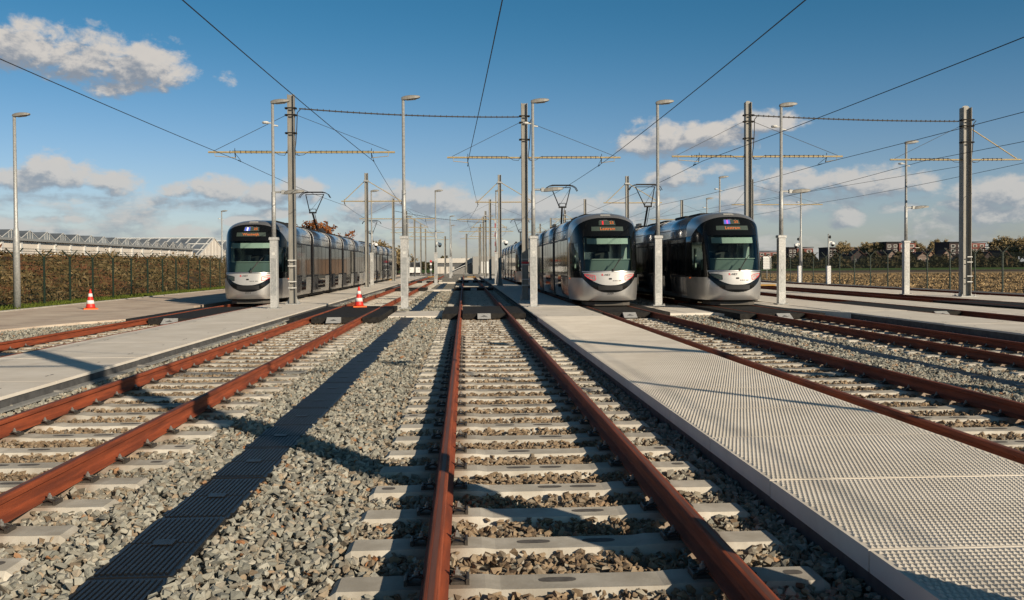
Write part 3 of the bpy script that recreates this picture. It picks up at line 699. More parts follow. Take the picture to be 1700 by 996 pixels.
def sidepatch(s, y0, y1, z0, z1, off, n=4):
    mb = MB(); zs = [z0 + (z1 - z0) * i / n for i in range(n + 1)]
    for z in zs: mb.v += [(s * (Wt(z) + off), y0, z), (s * (Wt(z) + off), y1, z)]
    for i in range(n):
        q = (2 * i, 2 * i + 1, 2 * i + 3, 2 * i + 2); mb.f.append(q if s < 0 else q[::-1])
    return mb
def shell(mb, y0, y1, off=0.0, zb=.22):
    zs = [zb, .35, .55, .9, 1.2, 1.8, 2.4, 2.6, 2.8, 2.95, 3.08, 3.18, 3.27, 3.34, 3.40, 3.435, 3.455]
    sec = [(-(Wt(z) + off), z) for z in zs] + [(0, 3.462 + off)] + [(Wt(z) + off, z) for z in zs[::-1]]; n = len(sec); o = len(mb.v)
    mb.v += [(x, y0, z) for x, z in sec] + [(x, y1, z) for x, z in sec]
    for i in range(n - 1): mb.f.append((o + i, o + n + i, o + n + i + 1, o + i + 1))
    mb.f.append((o, o + n - 1, o + 2 * n - 1, o + n)); mb.f.append(tuple(o + i for i in range(n))); mb.f.append(tuple(o + n + i for i in range(n))[::-1])
    return mb
TL = 31.4; JO = [7.6, 13.2, 18.2, 23.8]          # length and the four joints
def place_text(s, size, m, parent, name, x, z, off, bold=0.0):
    me = text_mesh(s, size, bold, .003); me.materials.append(MATS[m]); th = th_of(x); p = S(th, z, off); q = S(th, z + .05, off); r = S(th + 1.5, z, off) - S(th - 1.5, z, off)
    ux = r.normalized(); uz = (q - p); uz = (uz - ux * uz.dot(ux)).normalized(); un = ux.cross(uz)
    o = link(name, me, parent); o.matrix_local = Matrix.Translation(p) @ Matrix((ux, uz, un)).transposed().to_4x4(); return o
emat('led_amber', (1.0, 0.27, 0.07), .28); emat('led_red', (0.9, 0.035, 0.05), .55); emat('led_white', (1, .97, .9), .9)
emat('led_blue', (0.12, 0.18, 0.75), .55); emat('led_magenta', (0.8, 0.14, 0.7), .6); emat('lamp_orange', (1.0, .18, .03), .5)
glassmat('windscreen_glass', (0.64, 0.75, 0.71))
def headlight(parent, sgn, ring):
    x0, x1 = .50, .82; n = 10; f = MB(); out = []
    def pt(x, z, off): return tuple(S(th_of(sgn * x), z, off))
    # swept almond with the point outward
    lo = [(x0 + (x1 - x0) * i / n, .955 + .165 * (i / n) ** 1.6 - .02 * math.sin(math.pi * i / n)) for i in range(n + 1)]; hi = [(x0 + (x1 - x0) * i / n, 1.10 + .07 * (i / n) ** .8) for i in range(n + 1)]
    for a, b in zip(lo, hi): f.v += [pt(a[0], a[1], .037), pt(b[0], b[1], .037)]
    for i in range(n):
        q = (2 * i, 2 * i + 2, 2 * i + 3, 2 * i + 1); f.f.append(q if sgn > 0 else q[::-1])
    h = f.build('headlight', 'display_panel' if ring != 'red' else 'galv', parent)
    if ring == 'red': h['label'] = 'headlight with its red light strip glowing'
    loop = lo + hi[::-1]; pts = [pt(x, z, .044) for x, z in loop] + [pt(*loop[0], .044)]
    MB().tube(pts, .009, 5).build('light_strip', 'led_red' if ring == 'red' else 'black', h)
    ins = [pt(x0 + .05 + .2 * i / 6, 1.03 + .05 * math.sin(math.pi * i / 6), .045) for i in range(7)]
    MB().tube(ins, .007, 5).build('light_strip', 'led_red' if ring == 'red' else 'number_grey', h)
    return h
TRAM_CACHE = {}
def silver_body_meshes():
    d = {}
    rows = [con(z) for z in (.22, .3, .42, .57, .7, .85, 1.05, 1.2, ZS, 1.55, 1.9, ZSIDE, ZTOP, 2.7, 2.82, 2.94, 3.05, 3.14, 3.22, 3.29, 3.35, 3.40, 3.43, 3.45, 3.46)]
    zr = [r(0) for r in rows]
    d['cab_shell'] = patch(ths, rows, 0, lambda t, i: hole(t, .5 * (zr[i] + zr[i + 1])))
    d['cab_lining'] = patch(ths, rows[6:16], -.035, lambda t, i: hole(t, .5 * (zr[i + 6] + zr[i + 7])))
    mrows = [z_lo, lambda t: z_lo(t) + .25 * (ZS - z_lo(t)), lambda t: z_lo(t) + .5 * (ZS - z_lo(t)), lambda t: z_lo(t) + .75 * (ZS - z_lo(t)), con(ZS), con(1.7), con(2.0), con(ZSIDE), con(ZTOP), lambda t: ZTOP + .35 * (z_hi(t) - ZTOP), lambda t: ZTOP + .7 * (z_hi(t) - ZTOP), z_hi]
    fine = sorted(set(ths + [a + .5 for a in range(-88, 88, 4)]))
    def sk(t, i): return (4 <= i <= 7 and abs(t) < WS) or (4 <= i <= 6 and W1 < abs(t) < W2)
    d['front_mask'] = patch(fine, mrows, .010, sk)
    wsr = [con(z) for z in np.linspace(ZS + .01, ZTOP - .01, 8)]; d['windscreen'] = patch([t for t in fine if abs(t) <= WS - .2] and [-WS + .3] + [t for t in fine if abs(t) < WS - 1] + [WS - .3], wsr, .016)
    swr = [con(z) for z in np.linspace(ZS + .01, ZSIDE - .01, 6)]
    d['side_glass'] = [patch(sorted([s * a for a in (W1 + .3, 56, 62, 68, 74, W2 - .3)]), swr, .013) for s in (-1, 1)]
    nt = np.linspace(-th_of(.87), th_of(.87), 25); nl = lambda t: .775 + .42 * (abs(S0(t, 1).x) / .87) ** 2.6; nh = lambda t: 1.215 + .02 * (1 - (t / th_of(.87)) ** 2)
    d['nose_panel'] = patch(list(nt), [lambda t, k=k: nl(t) + (nh(t) - nl(t)) * k / 5 for k in range(6)], .034)
    gt = np.linspace(-th_of(.42), th_of(.42), 9); d['grille'] = patch(list(gt), [con(.605), con(.64), con(.66), con(.70), con(.72), con(.76)], .020)
    d['lower_sill'] = patch(list(np.linspace(-th_of(.9), th_of(.9), 19)), [con(1.245), con(1.275)], .040)
    return d
GEO = silver_body_meshes()
def make_tram(label, loc, number, dest, code_led, left_ring, right_ring, texts=True):
    t = thing('tram', label, 'tram', loc, 0, 'silver trams parked in the yard')
    def cab(parent_end, front):
        flip = Matrix.Rotation(math.pi, 4, 'Z') @ Matrix.Translation((0, -TL, 0)) if not front else None
        made = []
        def bl(key, name, m, smooth=True, mbs=None, par=None):
            o = (mbs or GEO[key]).build(name, m, par or t, smooth); made.append(o); return o
        cs = bl('cab_shell', 'cab_shell', 'silver'); bl('cab_lining', 'cab_lining', 'cab_dark')
        bl('front_mask', 'front_mask', 'gloss_black'); bl('windscreen', 'windscreen', 'windscreen_glass')
        for g in GEO['side_glass']: bl(None, 'cab_window', 'windscreen_glass', True, g)
        bl('nose_panel', 'nose_panel', 'silver_light'); bl('grille', 'grille', 'black', False); bl('lower_sill', 'wiper_sill', 'silver')
        # what shows through the windscreen
        b = MB().box(-.95, .95, .62, 1.25, .9, 1.70, .05); made.append(b.build('driver_desk', 'cab_desk', t))
        b = MB(); b.v = [tuple(S(s * 31, z, -.07)) for z in (2.29, 2.50) for s in (-1, -.5, 0, .5, 1)]; b.f = [(i, i + 1, i + 6, i + 5) for i in range(4)]; made.append(b.build('sun_blind', 'cab_pale', t))
        b = MB().box(-.28, .22, 1.75, 1.95, 1.25, 2.02, .06); b.box(-.16, .10, 1.80, 1.92, 2.04, 2.25, .04); b.box(-.28, .22, 1.35, 1.95, 1.1, 1.3, .04); made.append(b.build('driver_seat', 'black', t))
        b = MB().box(-1.1, 1.1, 2.36, 2.40, .3, 3.2); made.append(b.build('bulkhead', 'cab_dark', t))
        b = MB().box(-.62, .35, 2.335, 2.355, 2.0, 2.62); b.box(.58, .66, 2.30, 2.35, 1.0, 2.6); made.append(b.build('bulkhead_window', 'depot_dark', t))
        b = MB(); b.box(.60, .80, 1.25, 1.32, 1.3, 2.45); b.box(-.86, -.76, .98, 1.05, 1.3, 2.5); b.box(.80, .86, .95, 1.0, 1.3, 2.5); b.box(-1.03, -.98, 1.75, 1.95, 1.3, 2.1); b.box(.95, 1.03, 1.75, 1.95, 1.3, 2.1); b.box(-.80, .80, .60, .63, 1.702, 1.725); made.append(b.build('cab_trim', 'cab_pale', t))
        # wiper
        w = [S(th_of(.10), 1.30, .05), S(th_of(.30), 1.62, .06), S(th_of(.33), 1.7, .05)]; wp = MB().tube(w, .016, 5); wp.tube([S(th_of(.17), 1.42, .045), S(th_of(.50), 1.86, .04)], .012, 5); wp.lathe([(.05, 1.28), (.05, 1.36)], 8, S(th_of(.1), 1.3, .04).x, S(th_of(.1), 1.3, .04).y); made.append(wp.build('wiper', 'black', t))
        # under the nose: gap, coupler flap and the obstacle deflector near the rails
        b = MB(); b.slab([(-.80, 1.6), (-.77, .60), (-.5, .36), (.5, .36), (.77, .60), (.80, 1.6)], .03, .16); made.append(b.build('obstacle_deflector', 'deflector', t))
        b = MB(); b.slab([(-.98, 2.3), (-.9, .62), (.9, .62), (.98, 2.3)], .171, .30); made.append(b.build('coupler_bay', 'underframe', t))
        b = MB(); b.v = [tuple(S(th_of(x), 3.345 + dz, .012)) for dz in (-.022, .022) for x in (-.26, -.13, 0, .13, .26)]; b.f = [(i, i + 1, i + 6, i + 5) for i in range(4)]; made.append(b.build('roof_light', 'offwhite', t))
        if not front:
            for o in made: o.matrix_local = flip @ o.matrix_local
        return cs
    cab('front', True); cab('rear', False)
    for s, rg in ((-1, left_ring), (1, right_ring)): headlight(t, s, rg)
    # indicators on the cab sides
    for s in (-1, 1):
        p = S(s * 84, 1.0, .006); MB().box(p.x - .012, p.x + .012, p.y - .06, p.y + .06, .985, 1.02).build('indicator', 'lamp_orange', t)
    # destination display and writing
    dp = MB(); tt = np.linspace(-th_of(.56), th_of(.56), 9); dp = patch(list(tt), [con(2.74), con(2.90)], .018); d1 = dp.build('destination_display', 'display_panel', t)
    dp = patch(list(np.linspace(th_of(-.30), th_of(.30), 7)), [con(2.955), con(3.12)], .018); d2 = dp.build('line_display', 'display_panel', t)
    if texts:
        place_text(dest, .165, 'led_amber', d1, 'lettering', 0, 2.815, .026, .001)
        place_text('25', .165, 'led_amber', d2, 'lettering', .17, 3.035, .026, .001)
        cs = {'blue': ('led_blue', 'led_white'), 'red': ('display_panel', 'led_red'), 'magenta': ('led_blue', 'led_magenta')}[code_led]
        patch(list(np.linspace(th_of(-.27), th_of(-.05), 4)), [con(2.965), con(3.11)], .024).build('line_colour', cs[0], d2)
        patch([th_of(-.185), th_of(-.13)], [con(2.97), con(3.105)], .029).build('line_colour', cs[1], d2)
        place_text('R', .105, 'red', t, 'lettering', -.27, 1.135, .040, .003); place_text('-NET', .105, 'number_grey', t, 'lettering', -.11, 1.135, .040, .002)
        [patch([th_of(x - .022), th_of(x + .022)], [con(.915), con(.945)], .038).build('small_print', 'number_grey', t) for x in (.10, .16, .22, .30, .35)]
        if number: place_text(number, .115, 'number_grey', t, 'fleet_number', 0, .475, .008, .002)
        b = MB(); p = S(0, 1.0, .045); b.box(-.045, .045, p.y - .012, p.y + .02, .985, 1.035); b.build('front_camera', 'black', t)
    # the five bodies, bellows between them
    ends = [YB] + JO + [TL - YB]
    for i in range(5):
        a = ends[i] + (.35 if i else 0); b_ = ends[i + 1] - (.35 if i < 4 else 0); sec = shell(MB(), a, b_).build('car_body', 'silver_side', t)
        bm = bmesh.new(); bm.from_mesh(sec.data); bmesh.ops.recalc_face_normals(bm, faces=bm.faces); bm.to_mesh(sec.data); bm.free()
        sec.data.polygons.foreach_set('use_smooth', [len(p.vertices) == 4 for p in sec.data.polygons])
        sideband(MB(), a + .03, b_ - .03, 1.02, 2.56, .004).build('window_band', 'window_seal', sec)
        sideband(MB(), a + .02, b_ - .02, 2.875, 2.895, .004, 1).build('roof_groove', 'black', sec)
        n = max(2, round((b_ - a - .3) / 1.28)); st = (b_ - a - .24) / n
        for s in (-1, 1):
            for k in range(n):
                w0 = a + .12 + k * st + .04; w1 = w0 + st - .08
                door = (i in (0, 4) and k == (n - 2 if i == 0 else 1)) or (i in (1, 3) and k in (1, 2)) or (i == 2 and k == 1)
                if door: sidepatch(s, w0, w1, .40, 2.50, .010).build('door', 'dark_glass', sec)
                else: sidepatch(s, w0, w1, 1.10, 2.48, .010).build('side_window', 'dark_glass', sec)
        # pale end frames beside the bellows, high on the shoulder
        for yy in ([b_ - .05] if i < 4 else []) + ([a + .05] if i else []):
            b = MB()
            for s in (-1, 1): b.tube([(s * (Wt(z) + .004), yy, z) for z in (2.62, 2.8, 2.95, 3.08, 3.2, 3.3, 3.38)], .016, 5)
            b.build('end_frame', 'silver_light', sec, True)
        MB().box(-1.06, 1.06, a + .1, b_ - .1, .10, .215).build('skirt_underside', 'underframe', sec)
    for j in JO: shell(MB(), j - .352, j + .352, -.03, .26).build('gangway_bellows', 'bellows', t)
    for yb in (3.9, 15.7, 27.4):
        b = MB().box(-1.0, 1.0, yb - 1.25, yb + 1.25, .05, .25, .03)
        for s in (-1, 1):
            for yy in (-.8, .8):
                n = 14; b.add([(s * .70 + q * .06, yb + yy + .30 * math.cos(6.283 * k / n), .302 + .30 * math.sin(6.283 * k / n)) for q in (-1, 1) for k in range(n)], [tuple(range(n)), tuple(range(n, 2 * n))] + [(k, (k + 1) % n, n + (k + 1) % n, n + k) for k in range(n)])
        b.build('bogie', 'underframe', t)
    for (a, b_, h) in ((2.9, 4.6, .14), (5.2, 6.9, .17), (8.6, 12.6, .13), (13.9, 14.8, .17), (17.0, 17.8, .12), (18.9, 22.8, .14), (24.4, 28.4, .15)):
        MB().box(-.55, .55, a, b_, 3.40, 3.42 + h * .6, .03).build('roof_box', 'underframe', t)
    # pantograph on the middle body
    pb = thing('pantograph', None, None, (0, 15.7, 3.45)); pb.parent = t; del_keys = [k for k in pb.keys()]
    for k in del_keys: del pb[k]
    HZ = 5.60 - 3.45
    b = MB().box(-.55, .55, -.55, .55, .02, .10); b.box(-.45, -.3, -.4, .4, .10, .22); b.box(.3, .45, -.4, .4, .10, .22); b.build('base_frame', 'black', pb)
    b = MB().tube([(.05, .60, .18), (-.02, -.55, 1.03)], .05, 8); b.tube([(.14, .55, .16), (.10, -.5, .98)], .016, 6); b.build('lower_arm', 'black', pb)
    b = MB()
    for s in (-1, 1): b.tube([(s * .16, -.55, 1.03), (s * .50, .18, HZ - .12)], .026, 6); b.tube([(s * .16, -.55, 1.03), (s * .16, -.48, 1.22)], .016, 5)
    b.tube([(-.2, -.55, 1.03), (.2, -.55, 1.03)], .045, 8); b.tube([(-.16, -.48, 1.22), (.16, -.48, 1.22)], .015, 5); b.tube([(-.5, .18, HZ - .12), (.5, .18, HZ - .12)], .02, 5); b.tube([(-.16, -.5, 1.1), (.45, .1, HZ - .2)], .008, 4)
    b.build('upper_frame', 'black', pb)
    b = MB()
    for yy in (0, .36):
        b.tube([(-.86, yy, HZ - .30), (-.76, yy, HZ - .13), (-.60, yy, HZ - .04), (-.35, yy, HZ - .01), (.35, yy, HZ - .01), (.60, yy, HZ - .04), (.76, yy, HZ - .13), (.86, yy, HZ - .30)], .020, 6)
        b.box(-.5, .5, yy - .025, yy + .025, HZ - .015, HZ + .012)
    b.build('collector_head', 'black', pb)
    t.scale = (1, 1, HS); pb.scale = (1, 1, (5.60 - 3.45 * HS) / (5.60 - 3.45) / HS)
    return t
# ================================================================== overhead line
def hpole_mesh(h, w=.30, d=.30, tf=.022, round_top=False):
    b = MB(); top = h
    for s in (-1, 1):
        a, c = sorted((s * w / 2, s * (w / 2 - tf))); b.box(a, c, -d / 2, d / 2, .04, h)
    if round_top:
        n = 8; r = w / 2 - tf; b.prism([(-r, .04), (r, .04), (r, h)] + [(r * math.cos(math.pi * k / n), h + .6 * r * math.sin(math.pi * k / n)) for k in range(1, n)] + [(-r, h)], -.009, .009)
    else: b.box(-w / 2 + tf, w / 2 - tf, -.009, .009, .04, h - .002)
    return b
ARM_Z = 5.84; WIRE_Z = 5.60
def catenary_pole(label, x, y, h=8.0, arm=(-3.2, 3.9), wires=(), rods=False, near=False, w=.30, round_top=False, bands=True, right_rod=False, red=False):
    t = thing('catenary_pole', label, 'catenary pole', (x, y, 0), 0, 'overhead line poles along the tracks')
    hpole_mesh(h, w, w, round_top=round_top).build('column', 'pole_steel', t)
    b = MB().box(-w, w, -w, w, .0, .035, .01)
    for sx in (-1, 1):
        for sy in (-1, 1): b.lathe([(.03, .035), (.03, .07), (.014, .07), (.014, .12)], 6, sx * w * .78, sy * w * .78)
    for s in (-1, 1): b.add([(s * w / 2, -.01, .036), (s * w * .95, -.01, .036), (s * w / 2, -.01, .30), (s * w / 2, .01, .036), (s * w * .95, .01, .036), (s * w / 2, .01, .30)], [(0, 1, 2), (5, 4, 3), (0, 2, 5, 3), (1, 4, 5, 2)])
    b.build('base_plate', 'galv', t)
    if bands:
        for z in (.62, .86, 1.46, 1.68):
            q = MB().box((-.02 if round_top else -w / 2 - .03), w / 2 + .03, -w / 2 - .032, -w / 2 - .006, z, z + .035); q.build('cable_strap', 'offwhite', t)
        if red: MB().box(-w / 2 - .02, w / 2 + .02, -w / 2 - .034, -w / 2 - .006, 1.52, 1.60).build('red_band', 'red', t)
    if not arm: return t
    hw = w / 2
    for s, e in ((-1, arm[0]), (1, arm[1])):
        ax = MB().tube([(s * (hw + .015), 0, ARM_Z), (e, 0, ARM_Z + .01)], .038, 7).build('cross_arm', 'arm', t)
        e2 = e - s * .2
        if rods or (right_rod and s > 0): MB().tube([(s * hw, 0, 7.2), (e2, 0, ARM_Z + .05)], .027, 6).build('stay_rod', 'arm', t)
        else: MB().tube([(s * hw, 0, 7.30), (e2, 0, ARM_Z + .05)], .011, 4).build('stay_wire', 'wire', t)
        if near:
            c = MB().tube([(s * (hw + .02), 0, ARM_Z + .1), (s * (hw + .12), -.05, ARM_Z - .12), (s * (hw + .34), -.06, ARM_Z - .10), (s * (hw + .55), -.02, ARM_Z + .045), (e - s * .9, 0, ARM_Z + .052)], .011, 5)
            q = hw + .6
            while q < abs(e) - .8:
                a_, b_ = sorted((s * q - .007, s * q + .007)); c.box(a_, b_, -.044, .044, ARM_Z - .042, ARM_Z + .07); q += .2
            c.build('feeder_cable', 'cable', ax)
    if near:
        for z in (7.50, 7.24, 6.55):
            b = MB().box(-hw - .04, hw + .04, -hw - .04, -hw - .004, z, z + .045); b.box(-hw - .09, -hw - .01, -hw - .04, .04, z - .01, z + .043); b.box(hw + .01, hw + .09, -hw - .04, .04, z - .01, z + .043); b.build('clamp', 'underframe', t)
        MB().tube([(hw + .25, -.05, 7.50), (hw + .12, -.08, 7.35), (hw + .10, -.1, 6.8), (hw + .06, -.1, 6.2), (hw + .02, -.1, 5.9), (hw + .05, -.12, 5.74), (hw + .2, -.08, 5.72)], .018, 5).build('cable_loop', 'cable', t)
    elif rods:
        MB().box(-hw - .05, hw + .05, -hw - .03, hw + .03, 7.16, 7.26).build('clamp', 'galv', t)
    # registration arms that hold the wires
    for wx in wires:
        lx = wx - x; s = 1 if lx > 0 else -1; e = arm[1] if s > 0 else arm[0]
        b = MB().tube([(e - s * .25, 0, ARM_Z - .01), (e - s * .25, -.02, ARM_Z - .14), (lx + .02, .1, WIRE_Z + .05)], .014, 5); b.build('registration_arm', 'arm', t)
        b = MB().tube([(lx, 0, ARM_Z + .06), (lx, 0, ARM_Z + .16)], .012, 5); b.tube([(lx, .0, ARM_Z), (lx, .12, WIRE_Z + .03)], .018, 5); b.tube([(lx, -.05, ARM_Z - .02), (lx, .9, WIRE_Z + .04)], .009, 4); b.tube([(lx, .5, WIRE_Z), (lx, .95, WIRE_Z)], .02, 5)
        b.build('wire_hanger', 'wire', t)
    return t
TR1 = make_tram('silver tram at the far left, display reading 25 Westwijk with a blue block', (TX['B'] + .1, 35.2, 0), '3013', 'Westwijk', 'blue', 'dark', 'red')
make_tram('silver tram numbered 3009, middle of the three in front, both headlights ringed red', (TX['C'], 31.0, 0), '3009', 'Lestram', 'red', 'red', 'red')
make_tram('rightmost silver tram, display reading 25 Lestram with a magenta stripe', (TX['D'], 30.6, 0), None, 'Lestram', 'magenta', 'dark', 'red')
make_tram('second silver tram parked behind the tram for Westwijk', (TX['B'], 67.2, 0), None, '', 'red', 'dark', 'dark', False)
make_tram('second silver tram parked behind the tram numbered 3009', (TX['C'], 65.6, 0), None, '', 'red', 'dark', 'dark', False)
# wires: lateral position at each row of poles
ROWY = [-26, 4.1, 36, 62.5, 86, 105, 121, 138]
WIRES = dict(B=[-8.9, -9.05, -8.75, -8.1, -8.6, -8.2, -8.6, -8.3], A=[-4.6, -4.55, -3.55, -4.25, -3.6, -4.1, -3.7, -4.0], O=[.9, .80, .17, .95, .3, .8, .4, .7], C=[5.1, 5.10, 5.65, 4.75, 5.5, 4.9, 5.4, 5.0],
             D=[10.5, 10.35, 9.6, 9.9, 9.2, 9.6, 9.2, 9.5], E=[15.6, 15.35, 14.9, 13.7, 14.6, 14.1, 14.5, 14.2], F=[19.9, 19.8, 18.7, 19.9, 19.2, 19.6, 19.2, 19.5], G=[23.6, 23.9, 23.3, 24.3, 23.8, 24.2, 23.8, 24.1])
WL = dict(A='the track left of the middle', B='the far left tram track', O='the middle track', C='the track of the tram numbered 3009', D='the track of the rightmost tram', E='the first track right of the rightmost tram', F='the second track right of the rightmost tram', G='the far right track')
for k, xs in WIRES.items():
    pts = []
    for i in range(len(ROWY) - 1):
        for q in range(10):
            u = q / 10; pts.append((xs[i] + (xs[i + 1] - xs[i]) * u, ROWY[i] + (ROWY[i + 1] - ROWY[i]) * u, WIRE_Z - .10 * 4 * u * (1 - u)))
    pts.append((xs[-1], ROWY[-1], WIRE_Z)); tag(MB().tube(pts, .0105, 5).build('contact_wire', 'wire'), 'black contact wire hanging over ' + WL[k], 'wire')
COLS = dict(L=(-6.60, 'row left of the middle track', 'BA'), M=(2.48, 'row right of the middle track', 'OC'), T=(11.62, 'row right of the rightmost tram', 'DE'), F=(21.4, 'far right row', 'FG'))
for c, (x, nm, tk) in COLS.items():
    ys = dict(L=[35.2, 61.8, 85, 104, 121, 138, 155], M=[36.9, 63, 86.5, 105, 118, 138, 150], T=[36.5, 64, 86.5, 104, 121, 138], F=[37.6, 66.4, 88])[c]
    for i, y in enumerate(ys):
        wr = [WIRES[k][min(i + 2, 7)] for k in tk]; near = i == 0
        if c == 'F' and i == 0: arm = (-3.3, 2.45); wr = []
        elif c == 'F' and i == 1: arm = (-1.5, 5.4); wr = []
        elif i % 2 == 1: arm = (-1.7, 2.5)
        else: arm = (-3.15, 3.95)
        wr = [w for w in wr if arm[0] < w - x < arm[1]] if i < 4 else []
        lab = ('thick steel pole with a rounded top at the far right' if c == 'F' and i == 0 else 'nearest catenary pole of the ' + nm + (', red band near its foot' if c == 'M' else '')) if i == 0 else f'{ORD[i]} catenary pole from the front in the {nm}'
        catenary_pole(lab, x, y, 8.05 if i == 0 else 7.75, arm, wr, rods=(i % 2 == 1 and not (c == 'F')), near=near, w=(.36 if c == 'F' and i == 0 else .255 if near else .235), round_top=(c in 'TF' and i == 0), bands=near, right_rod=(c == 'F' and i == 0), red=(c == 'M'))
# poles of the row that stands beside and behind the camera: only their shadows reach the picture
catenary_pole('catenary pole beside the near dimpled walkway, just outside the picture, casting the long foreground shadow', 2.80, 2.95, 8.05, (-3.3, 4.0), [], w=.27, bands=False)
catenary_pole('catenary pole right of the rightmost track, outside the picture, shadow across the walkway', 12.35, 4.1, 8.05, (-3.1, 3.9), [], w=.25, bands=False)
catenary_pole('tall bare pole standing at the end of the middle track', .35, 147, 6.6, None, bands=False)
catenary_pole('bare pole with a box left of the middle track near the white depot', -3.1, 147, 6.2, None, bands=False)
# cross feeder cables between poles
def span(label, a, b, sag, r=.026):
    pts = [(a[0] + (b[0] - a[0]) * u, a[1] + (b[1] - a[1]) * u, a[2] + (b[2] - a[2]) * u - sag * 4 * u * (1 - u)) for u in [i / 24 for i in range(25)]]
    mb = MB().tube(pts, r, 5)
    n = int((b[0] - a[0]) / .22)
    for i in range(1, n):
        u = i / n; p = (a[0] + (b[0] - a[0]) * u, a[1] + (b[1] - a[1]) * u, a[2] + (b[2] - a[2]) * u - sag * 4 * u * (1 - u)); mb.box(p[0] - .012, p[0] + .012, p[1] - .03, p[1] + .03, p[2] - .035, p[2] + .045)
    tag(mb.build('feeder_cable', 'cable'), label, 'cable')
span('dark tied feeder cable hung over the middle track between the two nearest poles', (-6.3, 35.2, 7.52), (2.25, 36.9, 7.50), .10)
span('dark tied feeder cable hung between the two nearest poles at the right', (11.85, 36.5, 7.52), (21.1, 37.6, 7.48), .06)
span('thin dark cable between poles over the middle track in the distance', (-6.6, 85, 6.6), (2.3, 105, 6.4), .2, .02)
# far-right connecting wires that leave the pole
for lab, a, b in (('slanting wire from the thick far right pole towards the distance', (21.1, 37.6, 5.55), (14.3, 105, 5.6)),):
    tag(MB().tube([a, b], .011, 4).build('contact_wire', 'wire'), lab, 'wire')
# ================================================================== lamp posts
mat('lamp_grey', (0.26, 0.255, 0.235), 0.6, 0.1, 0.15, 8)
def lamp_head():
    b = MB(); prof = [(0, .055, -.03, .05), (.04, .075, -.045, .075), (.14, .10, -.04, .105), (.30, .125, -.022, .125), (.46, .125, .0, .125), (.58, .10, .022, .115), (.635, .06, .045, .10)]
    for x, wd, z0, z1 in prof: b.v += [(x, -wd, z0 + .012), (x, wd, z0 + .012), (x, wd * .95, z1 - .03), (x, wd * .55, z1), (x, -wd * .55, z1), (x, -wd * .95, z1 - .03)]
    for i in range(len(prof) - 1):
        for k in range(6): k2 = (k + 1) % 6; b.f.append((i * 6 + k, (i + 1) * 6 + k, (i + 1) * 6 + k2, i * 6 + k2))
    b.f += [tuple(range(6)), tuple(range(len(b.v) - 6, len(b.v)))[::-1]]; return b
def lamp_post(label, x, y, h=7.2, cab=2.48, flood=None, sensor=None, tint='galv_light', z=0.0, cam_side=0):
    t = thing('lamp_post', label, 'lamp post', (x, y, z), 0, 'slim lamp posts of the yard')
    if cab:
        b = MB().box(-.122, .122, -.122, .122, .03, cab - .10, .008); b.box(-.15, .15, -.15, .15, cab - .095, cab, .02); b.build('cabinet', tint, t)
        MB().box(-.21, .21, -.21, .21, 0, .028).build('foot_plate', 'galv', t)
        MB().box(-.025, .025, -.134, -.125, 1.15, 1.27).build('lock', 'galv', t); MB().lathe([(.03, .03), (.03, .07)], 6, .17, -.17).build('bolt', 'bolt_zinc', t)
        MB().tube([(0, 0, cab + .002), (0, 0, 4.05), (0, 0, 4.06), (0, 0, h - .05)], [.075, .072, .056, .050], 10).build('pole', 'galv', t, True)
        MB().box(-.085, .085, -.1275, -.1235, .45, 1.75).build('access_door', 'galv', t); MB().box(-.05, .05, -.1285, -.1235, 1.86, 1.95).build('number_plate', 'offwhite', t)
    else:
        MB().tube([(0, 0, 0), (0, 0, 2.9), (0, 0, 3.1), (0, 0, h - .05)], [.13, .115, .075, .055], 12).build('pole', 'galv', t, True)
    lh = lamp_head().move(-.06, 0, h - .05).build('lamp_head', 'lamp_grey', t, False, True); MB().add([(.12, -.08, h - .094), (.12, .08, h - .094), (.44, .08, h - .062), (.44, -.08, h - .062)], [(3, 2, 1, 0)]).build('light_panel', 'offwhite', lh)
    if flood:
        b = MB().tube([(.05, 0, flood), (.30, 0, flood)], .035, 6); b.box(.28, .40, -.07, .07, flood - .07, flood + .07, .02); f = b.build('flood_arm', 'galv', t)
        b = lamp_head(); b.v = [(px * 1.1, py * 1.2, pz) for px, py, pz in b.v]; b.move(.36, 0, flood - .04).build('flood_light', 'lamp_grey', f, False, True)
    if sensor:
        MB().tube([(.0, 0, sensor), (-.17, 0, sensor)], .02, 5).lathe([(.10, sensor - .02), (.12, sensor + .01), (.10, sensor + .05), (.03, sensor + .06)], 10, -.25, 0).tube([(.04, 0, sensor - .08), (.18, 0, sensor - .1)], .03, 5).build('sensor', 'offwhite', t)
    return t
lamp_post('lamp post with grey cabinet foot in front of the far left tram', -6.62, 31.9, 7.2, flood=4.05, sensor=6.45)
lamp_post('lamp post with grey cabinet foot at the short path left of the middle track', -2.05, 31.1, 7.2)
lamp_post('lamp post with grey cabinet foot in front of the pole with the red band', 2.42, 31.6, 7.2, flood=4.1, sensor=6.4)
lamp_post('lamp post with pale cabinet foot between the two right-hand trams', 6.86, 31.75, 7.2)
lamp_post('lamp post with pale cabinet foot just right of the rightmost tram', 11.36, 31.9, 7.15, flood=4.05, sensor=6.35)
lamp_post('lamp post with pale cabinet foot left of the thick pole at the far right', 20.3, 40.6, 7.0, flood=4.0, sensor=6.0)
lamp_post('stepped round lamp post on the grass at the far left by the fence', -16.95, 35.2, 7.35, cab=0, z=-.09)
lamp_post('lamp post outside the picture whose thin shadow crosses the dimpled walkway', 9.3, 1.93, 7.2)
